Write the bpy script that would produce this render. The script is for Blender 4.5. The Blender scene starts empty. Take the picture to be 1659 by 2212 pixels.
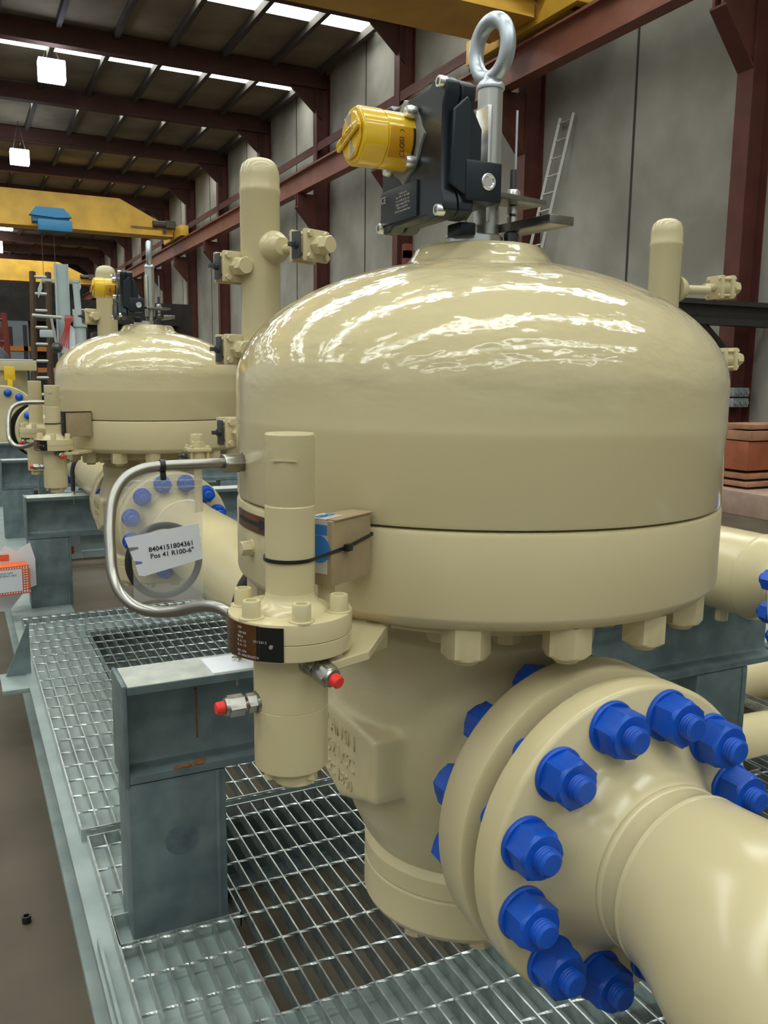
import bpy, bmesh, math, random
from math import sin, cos, pi, radians, sqrt, atan2
from mathutils import Vector, Matrix, Euler
random.seed(4)
S = bpy.context.scene
COL = S.collection

# ------------------------------------------------------------------ camera
cam_d = bpy.data.cameras.new('camera'); cam = bpy.data.objects.new('camera', cam_d); COL.objects.link(cam)
YAW, PITCH, ROLL, FPX = 0.46178728, 0.15739229, 0.01128498, 1858.68
fw = Vector((sin(YAW)*cos(PITCH), cos(YAW)*cos(PITCH), -sin(PITCH)))
rt = Vector((cos(YAW), -sin(YAW), 0)); up = rt.cross(fw)
r2 = cos(ROLL)*rt + sin(ROLL)*up; u2 = -sin(ROLL)*rt + cos(ROLL)*up
M = Matrix((r2, u2, -fw)).transposed().to_4x4(); M.translation = Vector((0, 0, 1.36))
cam.matrix_world = M
cam_d.sensor_fit = 'VERTICAL'; cam_d.sensor_height = 24.0; cam_d.lens = FPX*24.0/2212.0
cam_d.clip_start = 0.02; cam_d.clip_end = 300
S.camera = cam

# ------------------------------------------------------------------ world, light, exposure
S.view_settings.view_transform = 'Standard'; S.view_settings.look = 'None'
S.view_settings.gamma = 1.0; S.view_settings.use_curve_mapping = False
S.view_settings.exposure = 0.22
W = bpy.data.worlds.new('daylight'); S.world = W; W.use_nodes = True
wn = W.node_tree.nodes; wl = W.node_tree.links
bg = wn['Background']; tc = wn.new('ShaderNodeTexCoord'); sp = wn.new('ShaderNodeSeparateXYZ')
rm = wn.new('ShaderNodeValToRGB'); mp = wn.new('ShaderNodeMapRange')
wl.new(tc.outputs['Generated'], sp.inputs[0]); wl.new(sp.outputs['Z'], mp.inputs['Value'])
mp.inputs['From Min'].default_value = -1; mp.inputs['From Max'].default_value = 1
wl.new(mp.outputs[0], rm.inputs[0]); wl.new(rm.outputs[0], bg.inputs[0])
rm.color_ramp.elements[0].position = .47; rm.color_ramp.elements[0].color = (.22, .21, .18, 1)
rm.color_ramp.elements[1].position = .53; rm.color_ramp.elements[1].color = (.74, .80, .80, 1)
WORLD_STR, SKY_STR, LAMP_STR = .52, 11.0, 12.0
bg.inputs[1].default_value = WORLD_STR

# ------------------------------------------------------------------ materials
MATS = {}
def mat(name, col, rough=.5, metal=0., var=.0, vscale=6., bump=0., bscale=40., emit=None, estr=0., trans=0., alpha=1., col2=None, detail=4., coat=0., dist=.002, ior=1.45):
    if name in MATS: return MATS[name]
    m = bpy.data.materials.new(name); m.use_nodes = True; nt = m.node_tree; b = nt.nodes['Principled BSDF']
    b.inputs['Base Color'].default_value = (*col, 1); b.inputs['Roughness'].default_value = rough
    b.inputs['Metallic'].default_value = metal; b.inputs['IOR'].default_value = ior
    if coat: b.inputs['Coat Weight'].default_value = coat; b.inputs['Coat Roughness'].default_value = .06
    if trans: b.inputs['Transmission Weight'].default_value = trans
    if alpha < 1: b.inputs['Alpha'].default_value = alpha
    if emit: b.inputs['Emission Color'].default_value = (*emit, 1); b.inputs['Emission Strength'].default_value = estr
    t = None
    if var or bump or col2:
        t = nt.nodes.new('ShaderNodeTexCoord')
    if var or col2:
        n = nt.nodes.new('ShaderNodeTexNoise'); n.inputs['Scale'].default_value = vscale; n.inputs['Detail'].default_value = detail
        nt.links.new(t.outputs['Object'], n.inputs['Vector'])
        r = nt.nodes.new('ShaderNodeValToRGB'); r.color_ramp.elements[0].position = .35; r.color_ramp.elements[1].position = .68
        c2 = col2 or tuple(min(1, c*(1+var)) for c in col)
        c1 = col if col2 else tuple(c*(1-var) for c in col)
        r.color_ramp.elements[0].color = (*c1, 1); r.color_ramp.elements[1].color = (*c2, 1)
        nt.links.new(n.outputs['Fac'], r.inputs[0]); nt.links.new(r.outputs[0], b.inputs['Base Color'])
    if bump:
        n2 = nt.nodes.new('ShaderNodeTexNoise'); n2.inputs['Scale'].default_value = bscale; n2.inputs['Detail'].default_value = 3
        nt.links.new(t.outputs['Object'], n2.inputs['Vector'])
        bp = nt.nodes.new('ShaderNodeBump'); bp.inputs['Strength'].default_value = bump; bp.inputs['Distance'].default_value = dist
        nt.links.new(n2.outputs['Fac'], bp.inputs['Height']); nt.links.new(bp.outputs[0], b.inputs['Normal'])
    MATS[name] = m; return m
CREAM = (.57, .485, .285)
m_cream = mat('cream_paint', CREAM, .2, var=.03, vscale=5, bump=.12, bscale=90, dist=.0006)
m_creamdull = mat('cream_paint_matt', CREAM, .34, var=.03, vscale=5, bump=.15, bscale=160, dist=.0006)
m_cast = mat('cream_casting', CREAM, .30, var=.04, vscale=8, bump=.5, bscale=140, dist=.0012)
m_blue = mat('blue_coating', (.004, .075, .46), .42, var=.12, vscale=30, bump=.1, bscale=200, dist=.0004)
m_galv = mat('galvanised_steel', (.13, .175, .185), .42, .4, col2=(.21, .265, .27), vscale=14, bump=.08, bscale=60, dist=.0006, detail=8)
m_galvtop_lit = mat('weathered_zinc_lit_top', (.40, .43, .40), .5, .15, col2=(.56, .56, .50), vscale=22, detail=8)  # whitish zinc staining, made paler still to paint in the light from above
m_galvd = mat('zinc_patch', (.10, .135, .155), .5, .4, col2=(.16, .21, .23), vscale=30)
m_galv_l = mat('galvanised_flange', (.27, .33, .32), .45, .3, col2=(.37, .43, .41), vscale=9, detail=6)
m_grate = mat('grating_zinc', (.40, .43, .42), .33, .88, col2=(.62, .66, .64), vscale=30)
m_steel = mat('brushed_stainless', (.36, .345, .31), .28, 1., var=.08, vscale=40)
m_zinc = mat('zinc_casting', (.45, .50, .54), .35, .75, col2=(.62, .66, .68), vscale=18, bump=.1, bscale=80, dist=.0006)
m_zincs = mat('satin_zinc_tube', (.55, .55, .51), .32, .85)
m_zincl = mat('bright_zinc', (.70, .70, .66), .25, .9)
m_darkst = mat('dark_steel', (.10, .105, .11), .35, .7, var=.2, vscale=20)
m_black = mat('black_enclosure_paint', (.010, .016, .021), .32, bump=.12, bscale=220, dist=.0004)
m_blkpl = mat('black_plastic', (.012, .012, .014), .35)
m_rubber = mat('black_rubber', (.02, .022, .022), .6)
m_red = mat('red_plastic_cap', (.75, .03, .02), .4)
m_yellow = mat('yellow_plastic', (.80, .50, .015), .22, coat=.6)
m_amber = mat('amber_window', (.62, .29, .01), .18)
m_wall = mat('concrete_panel', (.235, .215, .18), .85, col2=(.34, .32, .275), vscale=.9, bump=.25, bscale=12, dist=.01, detail=9)
m_seam = mat('panel_seam', (.05, .045, .04), .9)
m_floor = mat('concrete_floor', (.058, .044, .026), .62, col2=(.105, .084, .055), vscale=1.6, bump=.2, bscale=25, dist=.004, detail=10)
m_oxide = mat('red_oxide_steel', (.095, .026, .018), .6, var=.18, vscale=3)
m_oxdark = mat('roof_beam_oxide', (.06, .022, .016), .75, var=.15, vscale=2)
m_oxidel = mat('red_oxide_rail', (.23, .085, .058), .5, var=.15, vscale=2)
m_roof = mat('roof_slab', (.20, .165, .115), .9, var=.25, vscale=.8)
m_purlin = mat('roof_purlin', (.05, .04, .032), .8, var=.1)
m_crane = mat('crane_yellow', (.62, .36, .045), .45, var=.12, vscale=1.5)
m_craned = mat('crane_dark', (.07, .06, .05), .6)
m_hoist = mat('hoist_blue', (.03, .16, .30), .5)
m_sky = mat('skylight_glow', (.9, .9, .9), .5, emit=(.94, 1.0, .95), estr=SKY_STR)
m_lamp = mat('lamp_glow', (.9, .9, .9), .5, emit=(.78, .86, 1), estr=LAMP_STR)
m_card = mat('cardboard', (.33, .245, .135), .8, var=.08, vscale=30)
m_tape = mat('clear_tape', (.55, .52, .46), .25)
m_cblue = mat('carton_blue_print', (.03, .18, .48), .6)
m_white = mat('white_paper', (.74, .76, .80), .7)
m_ink = mat('black_ink', (.012, .012, .03), .6)
m_orange = mat('orange_print', (.75, .13, .03), .6)
m_brownpl = mat('brown_nameplate', (.10, .045, .018), .28, .6, col2=(.20, .085, .03), vscale=25)
m_blackpl = mat('black_nameplate', (.02, .022, .02), .22, .5)
m_ptext = mat('plate_text', (.50, .46, .42), .5)
m_rust = mat('rust_stain', (.25, .085, .015), .85, col2=(.12, .05, .02), vscale=50)
m_wood = mat('crate_wood', (.33, .165, .09), .8, var=.2, vscale=6)
m_woodr = mat('crate_board_red', (.30, .085, .035), .75, var=.15, vscale=5)
m_ladwood = mat('ladder_wood', (.07, .04, .02), .7, var=.2, vscale=10)
m_woodl = mat('pale_crate_wood', (.36, .25, .19), .8, var=.15, vscale=6)
m_alu = mat('ladder_aluminium', (.42, .42, .38), .5, .4)
m_greyp = mat('pale_grey_paint', (.42, .48, .48), .5, var=.05)
m_redcab = mat('red_cable', (.45, .04, .03), .5)
m_corr = mat('grey_sheet', (.13, .155, .175), .7, var=.1, vscale=3)
m_dark = mat('dark_clutter', (.025, .022, .02), .8, var=.3, vscale=4)
m_rackor = mat('rack_orange', (.42, .14, .02), .6)
m_blackbeam = mat('black_beam', (.03, .028, .026), .5)
m_sock = mat('grey_socket', (.24, .27, .28), .5)
m_fab = mat('dark_red_bench', (.16, .03, .02), .6)
def dented(name, col):   # thick glossy paint with dents and runs
    m = mat(name, col, .09, coat=.3); nt = m.node_tree; b = nt.nodes['Principled BSDF']
    t = nt.nodes.new('ShaderNodeTexCoord'); prev = None
    gsep = nt.nodes.new('ShaderNodeSeparateXYZ'); nt.links.new(t.outputs['Object'], gsep.inputs[0])
    gm = nt.nodes.new('ShaderNodeMapRange'); gm.interpolation_type = 'SMOOTHSTEP'; gm.inputs['From Min'].default_value = 1.29; gm.inputs['From Max'].default_value = 1.40
    gm.inputs['To Min'].default_value = .04; gm.inputs['To Max'].default_value = 1.0; nt.links.new(gsep.outputs['Z'], gm.inputs['Value'])
    for sc, st, di, vec in ((6, .5, .012, (1, 1, 1.8)), (22, .65, .0042, (1, 1, 2.2)), (70, .35, .001, (1, 1, 1.6))):
        mpn = nt.nodes.new('ShaderNodeMapping'); mpn.inputs['Scale'].default_value = vec
        n = nt.nodes.new('ShaderNodeTexNoise'); n.inputs['Scale'].default_value = sc; n.inputs['Detail'].default_value = 2
        bp = nt.nodes.new('ShaderNodeBump'); bp.inputs['Strength'].default_value = st; bp.inputs['Distance'].default_value = di
        nt.links.new(t.outputs['Object'], mpn.inputs[0]); nt.links.new(mpn.outputs[0], n.inputs['Vector'])
        nt.links.new(n.outputs['Fac'], bp.inputs['Height'])
        if prev: nt.links.new(prev.outputs[0], bp.inputs['Normal'])
        ml = nt.nodes.new('ShaderNodeMath'); ml.operation = 'MULTIPLY'; ml.inputs[1].default_value = st
        nt.links.new(gm.outputs[0], ml.inputs[0]); nt.links.new(ml.outputs[0], bp.inputs['Strength'])
        prev = bp
    nt.links.new(prev.outputs[0], b.inputs['Normal']); return m
m_dome = dented('cream_gloss_dome', CREAM)
def film(name, tint, opac, rough=.12):
    m = bpy.data.materials.new(name); m.use_nodes = True; nt = m.node_tree; nt.nodes.clear()
    o = nt.nodes.new('ShaderNodeOutputMaterial'); mx = nt.nodes.new('ShaderNodeMixShader'); a = nt.nodes.new('ShaderNodeBsdfTransparent')
    p = nt.nodes.new('ShaderNodeBsdfPrincipled'); p.inputs['Base Color'].default_value = (*tint, 1); p.inputs['Roughness'].default_value = rough
    t = nt.nodes.new('ShaderNodeTexCoord'); n = nt.nodes.new('ShaderNodeTexNoise'); n.inputs['Scale'].default_value = 18
    bp = nt.nodes.new('ShaderNodeBump'); bp.inputs['Strength'].default_value = .5; bp.inputs['Distance'].default_value = .006
    nt.links.new(t.outputs['Object'], n.inputs['Vector']); nt.links.new(n.outputs['Fac'], bp.inputs['Height']); nt.links.new(bp.outputs[0], p.inputs['Normal'])
    mx.inputs[0].default_value = opac; nt.links.new(a.outputs[0], mx.inputs[1]); nt.links.new(p.outputs[0], mx.inputs[2]); nt.links.new(mx.outputs[0], o.inputs[0])
    return m
m_bag = film('clear_polythene', (.72, .74, .72), .22)
m_bagf = film('clear_polythene_front', (.72, .74, .72), .15)
m_clear = film('clear_cover', (.85, .86, .85), .30, .05)

# ------------------------------------------------------------------ mesh helpers
def frame(d, ref=None):
    d = Vector(d).normalized(); ref = Vector(ref) if ref else (Vector((0, 0, 1)) if abs(d.z) < .95 else Vector((1, 0, 0)))
    x = ref.cross(d).normalized() if ref.cross(d).length > 1e-6 else Vector((1, 0, 0)); y = d.cross(x)
    return x, y, d
class MB:
    def __init__(s): s.v = []; s.f = []
    def add(s, vs, fs):
        o = len(s.v); s.v += [tuple(v) for v in vs]; s.f += [tuple(i+o for i in f) for f in fs]; return s
    def box(s, c, size, rz=0., R=None):
        R = R or Matrix.Rotation(rz, 3, 'Z'); c = Vector(c); h = [q/2 for q in size]
        vs = [c + R @ Vector((x*h[0], y*h[1], z*h[2])) for x in (-1, 1) for y in (-1, 1) for z in (-1, 1)]
        return s.add(vs, [(0, 1, 3, 2), (4, 6, 7, 5), (0, 4, 5, 1), (2, 3, 7, 6), (0, 2, 6, 4), (1, 5, 7, 3)])
    def bb(s, x0, x1, y0, y1, z0, z1):
        return s.box(((x0+x1)/2, (y0+y1)/2, (z0+z1)/2), (abs(x1-x0), abs(y1-y0), abs(z1-z0)))
    def cbox(s, c, size, ch, R=None, rz=0.):   # box with chamfered edges
        R = R or Matrix.Rotation(rz, 3, 'Z'); c = Vector(c); a, b, d = [q/2 for q in size]
        pts = []
        bm = bmesh.new(); bmesh.ops.create_cube(bm, size=1)
        for v in bm.verts: v.co = Vector((v.co.x*size[0], v.co.y*size[1], v.co.z*size[2]))
        bmesh.ops.bevel(bm, geom=bm.edges[:], offset=ch, segments=2, affect='EDGES', profile=.6)
        bm.verts.index_update()
        vs = [c + R @ v.co for v in bm.verts]; fs = [[v.index for v in f.verts] for f in bm.faces]; bm.free()
        return s.add(vs, fs)
    def cyl(s, p0, p1, r0, r1=None, n=24, cap=True, ref=None, ph=0.):
        r1 = r0 if r1 is None else r1; p0 = Vector(p0); p1 = Vector(p1); x, y, _ = frame(p1-p0, ref)
        vs = []
        for p, r in ((p0, r0), (p1, r1)):
            for i in range(n):
                a = 2*pi*i/n+ph; vs.append(p+r*(cos(a)*x+sin(a)*y))
        fs = [(i, (i+1) % n, n+(i+1) % n, n+i) for i in range(n)]
        if cap: fs += [tuple(range(n-1, -1, -1)), tuple(range(n, 2*n))]
        return s.add(vs, fs)
    def lathe(s, prof, o=(0, 0, 0), d=(0, 0, 1), n=48, ref=None):   # prof: (radius, height along d)
        o = Vector(o); x, y, z = frame(d, ref); vs = []; fs = []; rows = []
        for r, h in prof:
            if r < 1e-7: rows.append([len(vs)]); vs.append(o+h*z)
            else:
                rows.append(list(range(len(vs), len(vs)+n)))
                vs += [o+h*z+r*(cos(2*pi*i/n)*x+sin(2*pi*i/n)*y) for i in range(n)]
        for a, b in zip(rows, rows[1:]):
            for i in range(n):
                j = (i+1) % n
                if len(a) == 1 and len(b) == 1: break
                if len(a) == 1: fs.append((a[0], b[j], b[i]))
                elif len(b) == 1: fs.append((a[i], a[j], b[0]))
                else: fs.append((a[i], a[j], b[j], b[i]))
        return s.add(vs, fs)
    def hexp(s, p0, p1, af, ch=.12, ph=0., ref=None, top=True):   # hexagon prism with chamfered outer end
        p0 = Vector(p0); p1 = Vector(p1); x, y, z = frame(p1-p0, ref); L = (p1-p0).length; R = af/2/cos(pi/6); c = R*ch
        vs = []
        for h, k in ((0, 1), (L-c, 1), (L, None)):
            n = 24
            for i in range(n):
                a = 2*pi*i/n + ph
                m = (a-ph) % (pi/3); rr = (af/2)/cos(m-pi/6)
                if k is None: rr = min(rr, af/2)*.98
                vs.append(p0+h*z+rr*(cos(a)*x+sin(a)*y))
        fs = []
        for r in range(2): fs += [(r*n+i, r*n+(i+1) % n, (r+1)*n+(i+1) % n, (r+1)*n+i) for i in range(n)]
        fs += [tuple(range(n-1, -1, -1)), tuple(range(2*n, 3*n))]
        return s.add(vs, fs)
    def tube(s, pts, r, n=14, cap=True, radii=None):
        P = [Vector(p) for p in pts]; rows = []; vs = []; px = None
        for i, p in enumerate(P):
            t = (P[min(i+1, len(P)-1)]-P[max(i-1, 0)]).normalized()
            if px is None: x, y, _ = frame(t)
            else:
                x = (px - t*px.dot(t)).normalized(); y = t.cross(x)
            px = x; rr = radii[i] if radii else r
            rows.append(range(len(vs), len(vs)+n)); vs += [p+rr*(cos(2*pi*k/n)*x+sin(2*pi*k/n)*y) for k in range(n)]
        fs = []
        for a, b in zip(rows, rows[1:]):
            fs += [(a[k], a[(k+1) % n], b[(k+1) % n], b[k]) for k in range(n)]
        if cap: fs += [tuple(reversed(rows[0])), tuple(rows[-1])]
        return s.add(vs, fs)
    def prism(s, poly, o, ux, uy, uz, th):   # polygon in the (ux,uy) plane extruded th along uz
        o, ux, uy, uz = map(Vector, (o, ux, uy, uz)); n = len(poly)
        a = [o+ux*p[0]+uy*p[1] for p in poly]; b = [q+uz*th for q in a]
        return s.add(a+b, [tuple(range(n-1, -1, -1)), tuple(range(n, 2*n))]+[(i, (i+1) % n, n+(i+1) % n, n+i) for i in range(n)])
    def torus(s, c, d, R, r, n=48, m=16, ref=None, sx=1., sy=1.):
        c = Vector(c); x, y, z = frame(d, ref); vs = []
        for i in range(n):
            a = 2*pi*i/n; e = cos(a)*x*sx+sin(a)*y*sy
            en = (cos(a)*x/sx+sin(a)*y/sy).normalized()
            for k in range(m):
                b = 2*pi*k/m; vs.append(c+R*e+r*(cos(b)*en+sin(b)*z))
        fs = [(i*m+k, ((i+1) % n)*m+k, ((i+1) % n)*m+(k+1) % m, i*m+(k+1) % m) for i in range(n) for k in range(m)]
        return s.add(vs, fs)
    def sph(s, c, r, n=20, m=12, sz=1.):
        return s.lathe([(r*sin(pi*i/m), -r*cos(pi*i/m)*sz) for i in range(m+1)], c, (0, 0, 1), n)
    def ibeam(s, p0, p1, h, b, tw, tf, upv=(0, 0, 1), rf=.0):   # centreline of the section from p0 to p1
        p0 = Vector(p0); p1 = Vector(p1); z = (p1-p0).normalized(); uy = Vector(upv); ux = uy.cross(z)
        r = rf or tf*.8; H = h/2; B = b/2; w = tw/2
        half = [(B, -H), (B, -H+tf), (w+r, -H+tf), (w+r*.3, -H+tf+r*.3), (w, -H+tf+r), (w, H-tf-r), (w+r*.3, H-tf-r*.3), (w+r, H-tf), (B, H-tf), (B, H)]
        poly = half+[(-a, c) for a, c in reversed(half)]
        return s.prism(poly, p0, ux, uy, z, (p1-p0).length)
    def build(s, name, m, parent=None, smooth=True, ang=32, bev=0., o=None):
        me = bpy.data.meshes.new(name); vs = s.v
        if o is not None: vs = [tuple(Vector(v)-Vector(o)) for v in vs]
        me.from_pydata(vs, [], s.f); me.validate()
        bm = bmesh.new(); bm.from_mesh(me); bmesh.ops.recalc_face_normals(bm, faces=bm.faces); bm.to_mesh(me); bm.free()
        if smooth:
            for p in me.polygons: p.use_smooth = True
            me.set_sharp_from_angle(angle=radians(ang))
        me.materials.append(m); ob = bpy.data.objects.new(name, me); COL.objects.link(ob)
        if parent: ob.parent = parent
        if o is not None: ob.location = o
        if bev:
            md = ob.modifiers.new('edge', 'BEVEL'); md.width = bev; md.segments = 2; md.limit_method = 'ANGLE'; md.angle_limit = radians(40)
        return ob
def tag(o, label=None, cat=None, group=None, kind=None):
    if label: o['label'] = label
    if cat: o['category'] = cat
    if group: o['group'] = group
    if kind: o['kind'] = kind
    return o
def empty(name, loc, label, cat, group=None, rz=0.):
    o = bpy.data.objects.new(name, None); COL.objects.link(o); o.location = loc; o.rotation_euler = (0, 0, rz); o.empty_display_size = .1
    return tag(o, label, cat, group)
def copy_tree(o, parent=None):
    c = o.copy(); COL.objects.link(c); c.parent = parent
    for ch in list(o.children): copy_tree(ch, c)
    return c
def struct(name, mb, m, **k): return tag(mb.build(name, m, **k), kind='structure')
def text(name, body, size, m, parent, loc, xdir, ydir, ext=.0004, align='CENTER', weight=0.):
    cu = bpy.data.curves.new(name, 'FONT'); cu.body = body; cu.size = size; cu.extrude = ext; cu.align_x = align; cu.align_y = 'CENTER'; cu.offset = weight; cu.resolution_u = 3
    tmp = bpy.data.objects.new(name, cu); COL.objects.link(tmp)
    dg = bpy.context.evaluated_depsgraph_get(); me = bpy.data.meshes.new_from_object(tmp.evaluated_get(dg)); bpy.data.objects.remove(tmp)
    me.materials.clear(); me.materials.append(m)
    x = Vector(xdir).normalized(); z = x.cross(Vector(ydir)).normalized(); y = z.cross(x)
    ob = bpy.data.objects.new(name, me); COL.objects.link(ob); ob.parent = parent
    R = Matrix((x, y, z)).transposed().to_4x4(); R.translation = Vector(loc); ob.matrix_local = R
    return ob
def bezier(pts, seg=8):   # Catmull-Rom through the points
    P = [Vector(p) for p in pts]; P = [P[0]*2-P[1]]+P+[P[-1]*2-P[-2]]; out = []
    for i in range(1, len(P)-2):
        for k in range(seg):
            t = k/seg; a, b, c, d = P[i-1:i+3]
            out.append(.5*((2*b)+(c-a)*t+(2*a-5*b+4*c-d)*t*t+(3*b-a-3*c+d)*t**3))
    out.append(P[-2]); return out

# ================================================================== THE HALL
XW, XC = 9.78, 9.38                      # wall face, hall-side face of the columns
BAY, Y0 = 4.95, 8.42
COLY = [Y0+BAY*k for k in range(-4, 13)]
YE = COLY[-1]+1.2
b = MB().bb(-14, 11, -14, YE, -.1, 0); struct('floor', b, m_floor)
b = MB().bb(XW, XW+.2, -12, YE, 0, 9.75); struct('wall_right', b, m_wall)
b = MB().bb(-14, XW, YE, YE+.2, 0, 9.75); struct('wall_back', b, m_dark)
for i, y in enumerate(COLY[:-1]):
    s_ = MB().bb(XW-.012, XW, y+.13+BAY/2-.02, y+.13+BAY/2+.02, 0, 9.6); struct('trim_%d' % (i+1), s_, m_seam)
# roof: slabs between the skylight strips
b = MB()
ys = sorted([-13]+[v for y in COLY for v in (y+1.2, y+2.12)]+[YE+1]); 
segs = [(-13, COLY[0]+1.2)]+[(COLY[i]+2.12, COLY[i+1]+1.2) for i in range(len(COLY)-1)]+[(COLY[-1]+2.12, YE+2)]
for a, c in segs: b.bb(-14, 10, a, c, 9.6, 9.75)
struct('ceiling', b, m_roof)
for i, y in enumerate(COLY):
    b = MB().bb(-14, 9.55, y+1.2, y+2.12, 9.60, 9.62); struct('window_%d' % (i+1), b, m_sky)
purx = [9.45-1.34*k for k in range(0, 17)]
b = MB()
for x in purx: b.bb(x-.06, x+.06, -12, YE, 9.42, 9.6)
struct('ceiling_purlins', b, m_purlin)
b = MB()
for y in COLY[3:]:
    b.bb(-14, XC+.3, y+.02, y+.24, 9.11, 9.55); b.bb(-14, XC+.3, y-.02, y+.28, 9.09, 9.13)
    b.prism([(XC+.2, 8.3), (XC+.2, 9.10), (XC-.75, 9.10)], (0, y+.09, 0), (1, 0, 0), (0, 0, 1), (0, 1, 0), .08)
struct('ceiling_beams', b, m_oxdark)
ords = ['nearest', 'second', 'third', 'fourth', 'fifth', 'sixth', 'seventh', 'eighth', 'ninth', 'tenth', 'eleventh', 'twelfth', 'thirteenth']
vis = [y for y in COLY if y > 8]
for i, y in enumerate(vis):
    t = empty('steel_column', (XC, y, 0), 'rust-red steel column against the concrete wall, %s from the right edge of the photo' % ords[i], 'column', 'wall columns')
    b = MB().bb(0, .02, 0, .26, 0, 9.5).bb(.38, .4, 0, .26, 0, 9.5).bb(.02, .38, .12, .14, 0, 9.5); b.build('column_profile', m_oxide, t, smooth=False)
    b = MB().prism([(0, 5.3), (0, 6.3), (-.55, 6.3), (-.55, 5.95)], (0, .05, 0), (1, 0, 0), (0, 0, 1), (0, 1, 0), .04)
    b.prism([(0, 5.3), (0, 6.3), (-.55, 6.3), (-.55, 5.95)], (0, .19, 0), (1, 0, 0), (0, 0, 1), (0, 1, 0), .04)
    b.add([(0, 0, 5.28), (0, .26, 5.28), (-.56, .26, 5.93), (-.56, 0, 5.93), (0, 0, 5.31), (0, .26, 5.31), (-.56, .26, 5.96), (-.56, 0, 5.96)], [(0, 1, 2, 3), (7, 6, 5, 4), (0, 3, 7, 4), (1, 5, 6, 2), (2, 6, 7, 3), (0, 4, 5, 1)])
    b.build('corbel', m_oxide, t, smooth=False)
# crane runway along the wall
t = empty('crane_rail_beam', (9.0, 20, 6.3), 'long rust-red crane runway beam carried on the column corbels', 'beam')
MB().ibeam((-.02, -28, .3), (-.02, YE-21, .3), .56, .26, .02, .04).build('runway_girder', m_oxidel, t, smooth=False)
MB().bb(-.05, .02, -28, YE-21, .58, .65).build('rail', m_craned, t)
b = MB().bb(XC+.02, XC+.16, 8, YE, 7.55, 7.66).bb(XC+.02, XC+.05, 8, YE, 7.45, 7.62)
tag(b.build('wall_girt', m_oxide, smooth=False), 'thin rust-red horizontal rail crossing the columns above the crane runway', 'rail')

# cranes
def crane(y, w, label, zb=7.08, h=1.3, hoistx=None, marks=False):
    t = empty('overhead_crane', (0, y, zb), label, 'crane', 'overhead cranes')
    xs = -13.5
    b = MB().prism([(xs, 0), (8.75, 0), (8.75, .3), (6.6, h), (xs, h)], (0, 0, 0), (1, 0, 0), (0, 0, 1), (0, 1, 0), w)
    b.bb(xs, 8.7, -.06, w+.06, -.02, .02); b.build('box_girder', m_crane, t, smooth=False)
    MB().cbox((8.97, w/2, .12), (.34, 3.2, .42), .03).build('end_carriage', m_crane, t)
    for s_ in (-1, 1):
        MB().cyl((8.9, w/2+s_*1.35, .06), (9.05, w/2+s_*1.35, .06), .17).build('wheel', m_craned, t)
    MB().cyl((7.9, -.1, .45), (8.45, -.1, .45), .13).cyl((8.45, -.1, .45), (8.85, -.1, .45), .09).bb(8.4, 8.8, -.3, .1, .3, .6).build('drive_motor', m_craned, t)
    if marks:
        MB().bb(7.0, 8.1, -.075, -.065, .26, .30).bb(8.3, 8.45, -.075, -.065, .1, .24).build('marking', m_craned, t)
    return t
crane(12.35, 1.15, 'near yellow overhead crane girder at the top edge of the photo')
crane(38, .9, 'yellow overhead crane with blue hoist, left of the photo', h=1.35, marks=True)
crane(61, .9, 'farthest yellow overhead crane, low at the left edge', h=1.3)
t = empty('hoist', (3.8, 37.2, 7.0), 'blue hoist trolley hanging under the yellow crane girder', 'hoist')
MB().cbox((0, 0, .28), (1.35, .7, .4), .04).prism([(-.8, .3), (-.55, .62), (.45, .62), (.75, .3), (.2, .25)], (0, -.45, 0), (1, 0, 0), (0, 0, 1), (0, 1, 0), .3).build('trolley', m_hoist, t)
MB().bb(-.4, .4, .3, .80, .12, .3).build('trolley_arm', m_hoist, t)
MB().cbox((.12, -.35, -.05), (1.25, .4, .42), .04).build('drum_housing', m_hoist, t)
MB().cyl((-.35, 0, -4.3), (-.35, 0, -.2), .012, n=6).cyl((.1, 0, -4.3), (.1, 0, -.2), .012, n=6).build('rope', m_craned, t)
b = MB().bb(-.5, .25, -.15, .15, -4.6, -4.3); 
for x in (-.42, -.05, .18): b.bb(x-.05, x+.05, -.18, .18, -4.3, -3.7)
b.build('hook_block', m_crane, t)
# high bay lamps
for i, (x, y, s_) in enumerate(((2.6, 23.6, .62), (2.40, 31.9, .58), (2.72, 47.9, .8), (2.7, 57, .8), (2.7, 67, .8))):
    t = empty('high_bay_lamp', (x, y, 8.5 if i != 1 else 8.22), ['bright square lamp hanging below the roof, highest and largest', 'bright square lamp below the first one, second highest', 'small lamp at the left edge, upper of three', 'small lamp at the left edge, middle of three', 'small lamp at the left edge, lowest of three'][i], 'lamp', 'high bay lamps')
    MB().cbox((0, 0, .06), (s_, .34, s_*.8), .03).build('diffuser', m_lamp, t)
    MB().cyl((-.2, 0, s_*.45), (0, 0, .9 if i != 1 else 1.18), .01, n=6).cyl((.2, 0, s_*.45), (0, 0, .9 if i != 1 else 1.18), .01, n=6).build('suspension_wire', m_craned, t)
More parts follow.
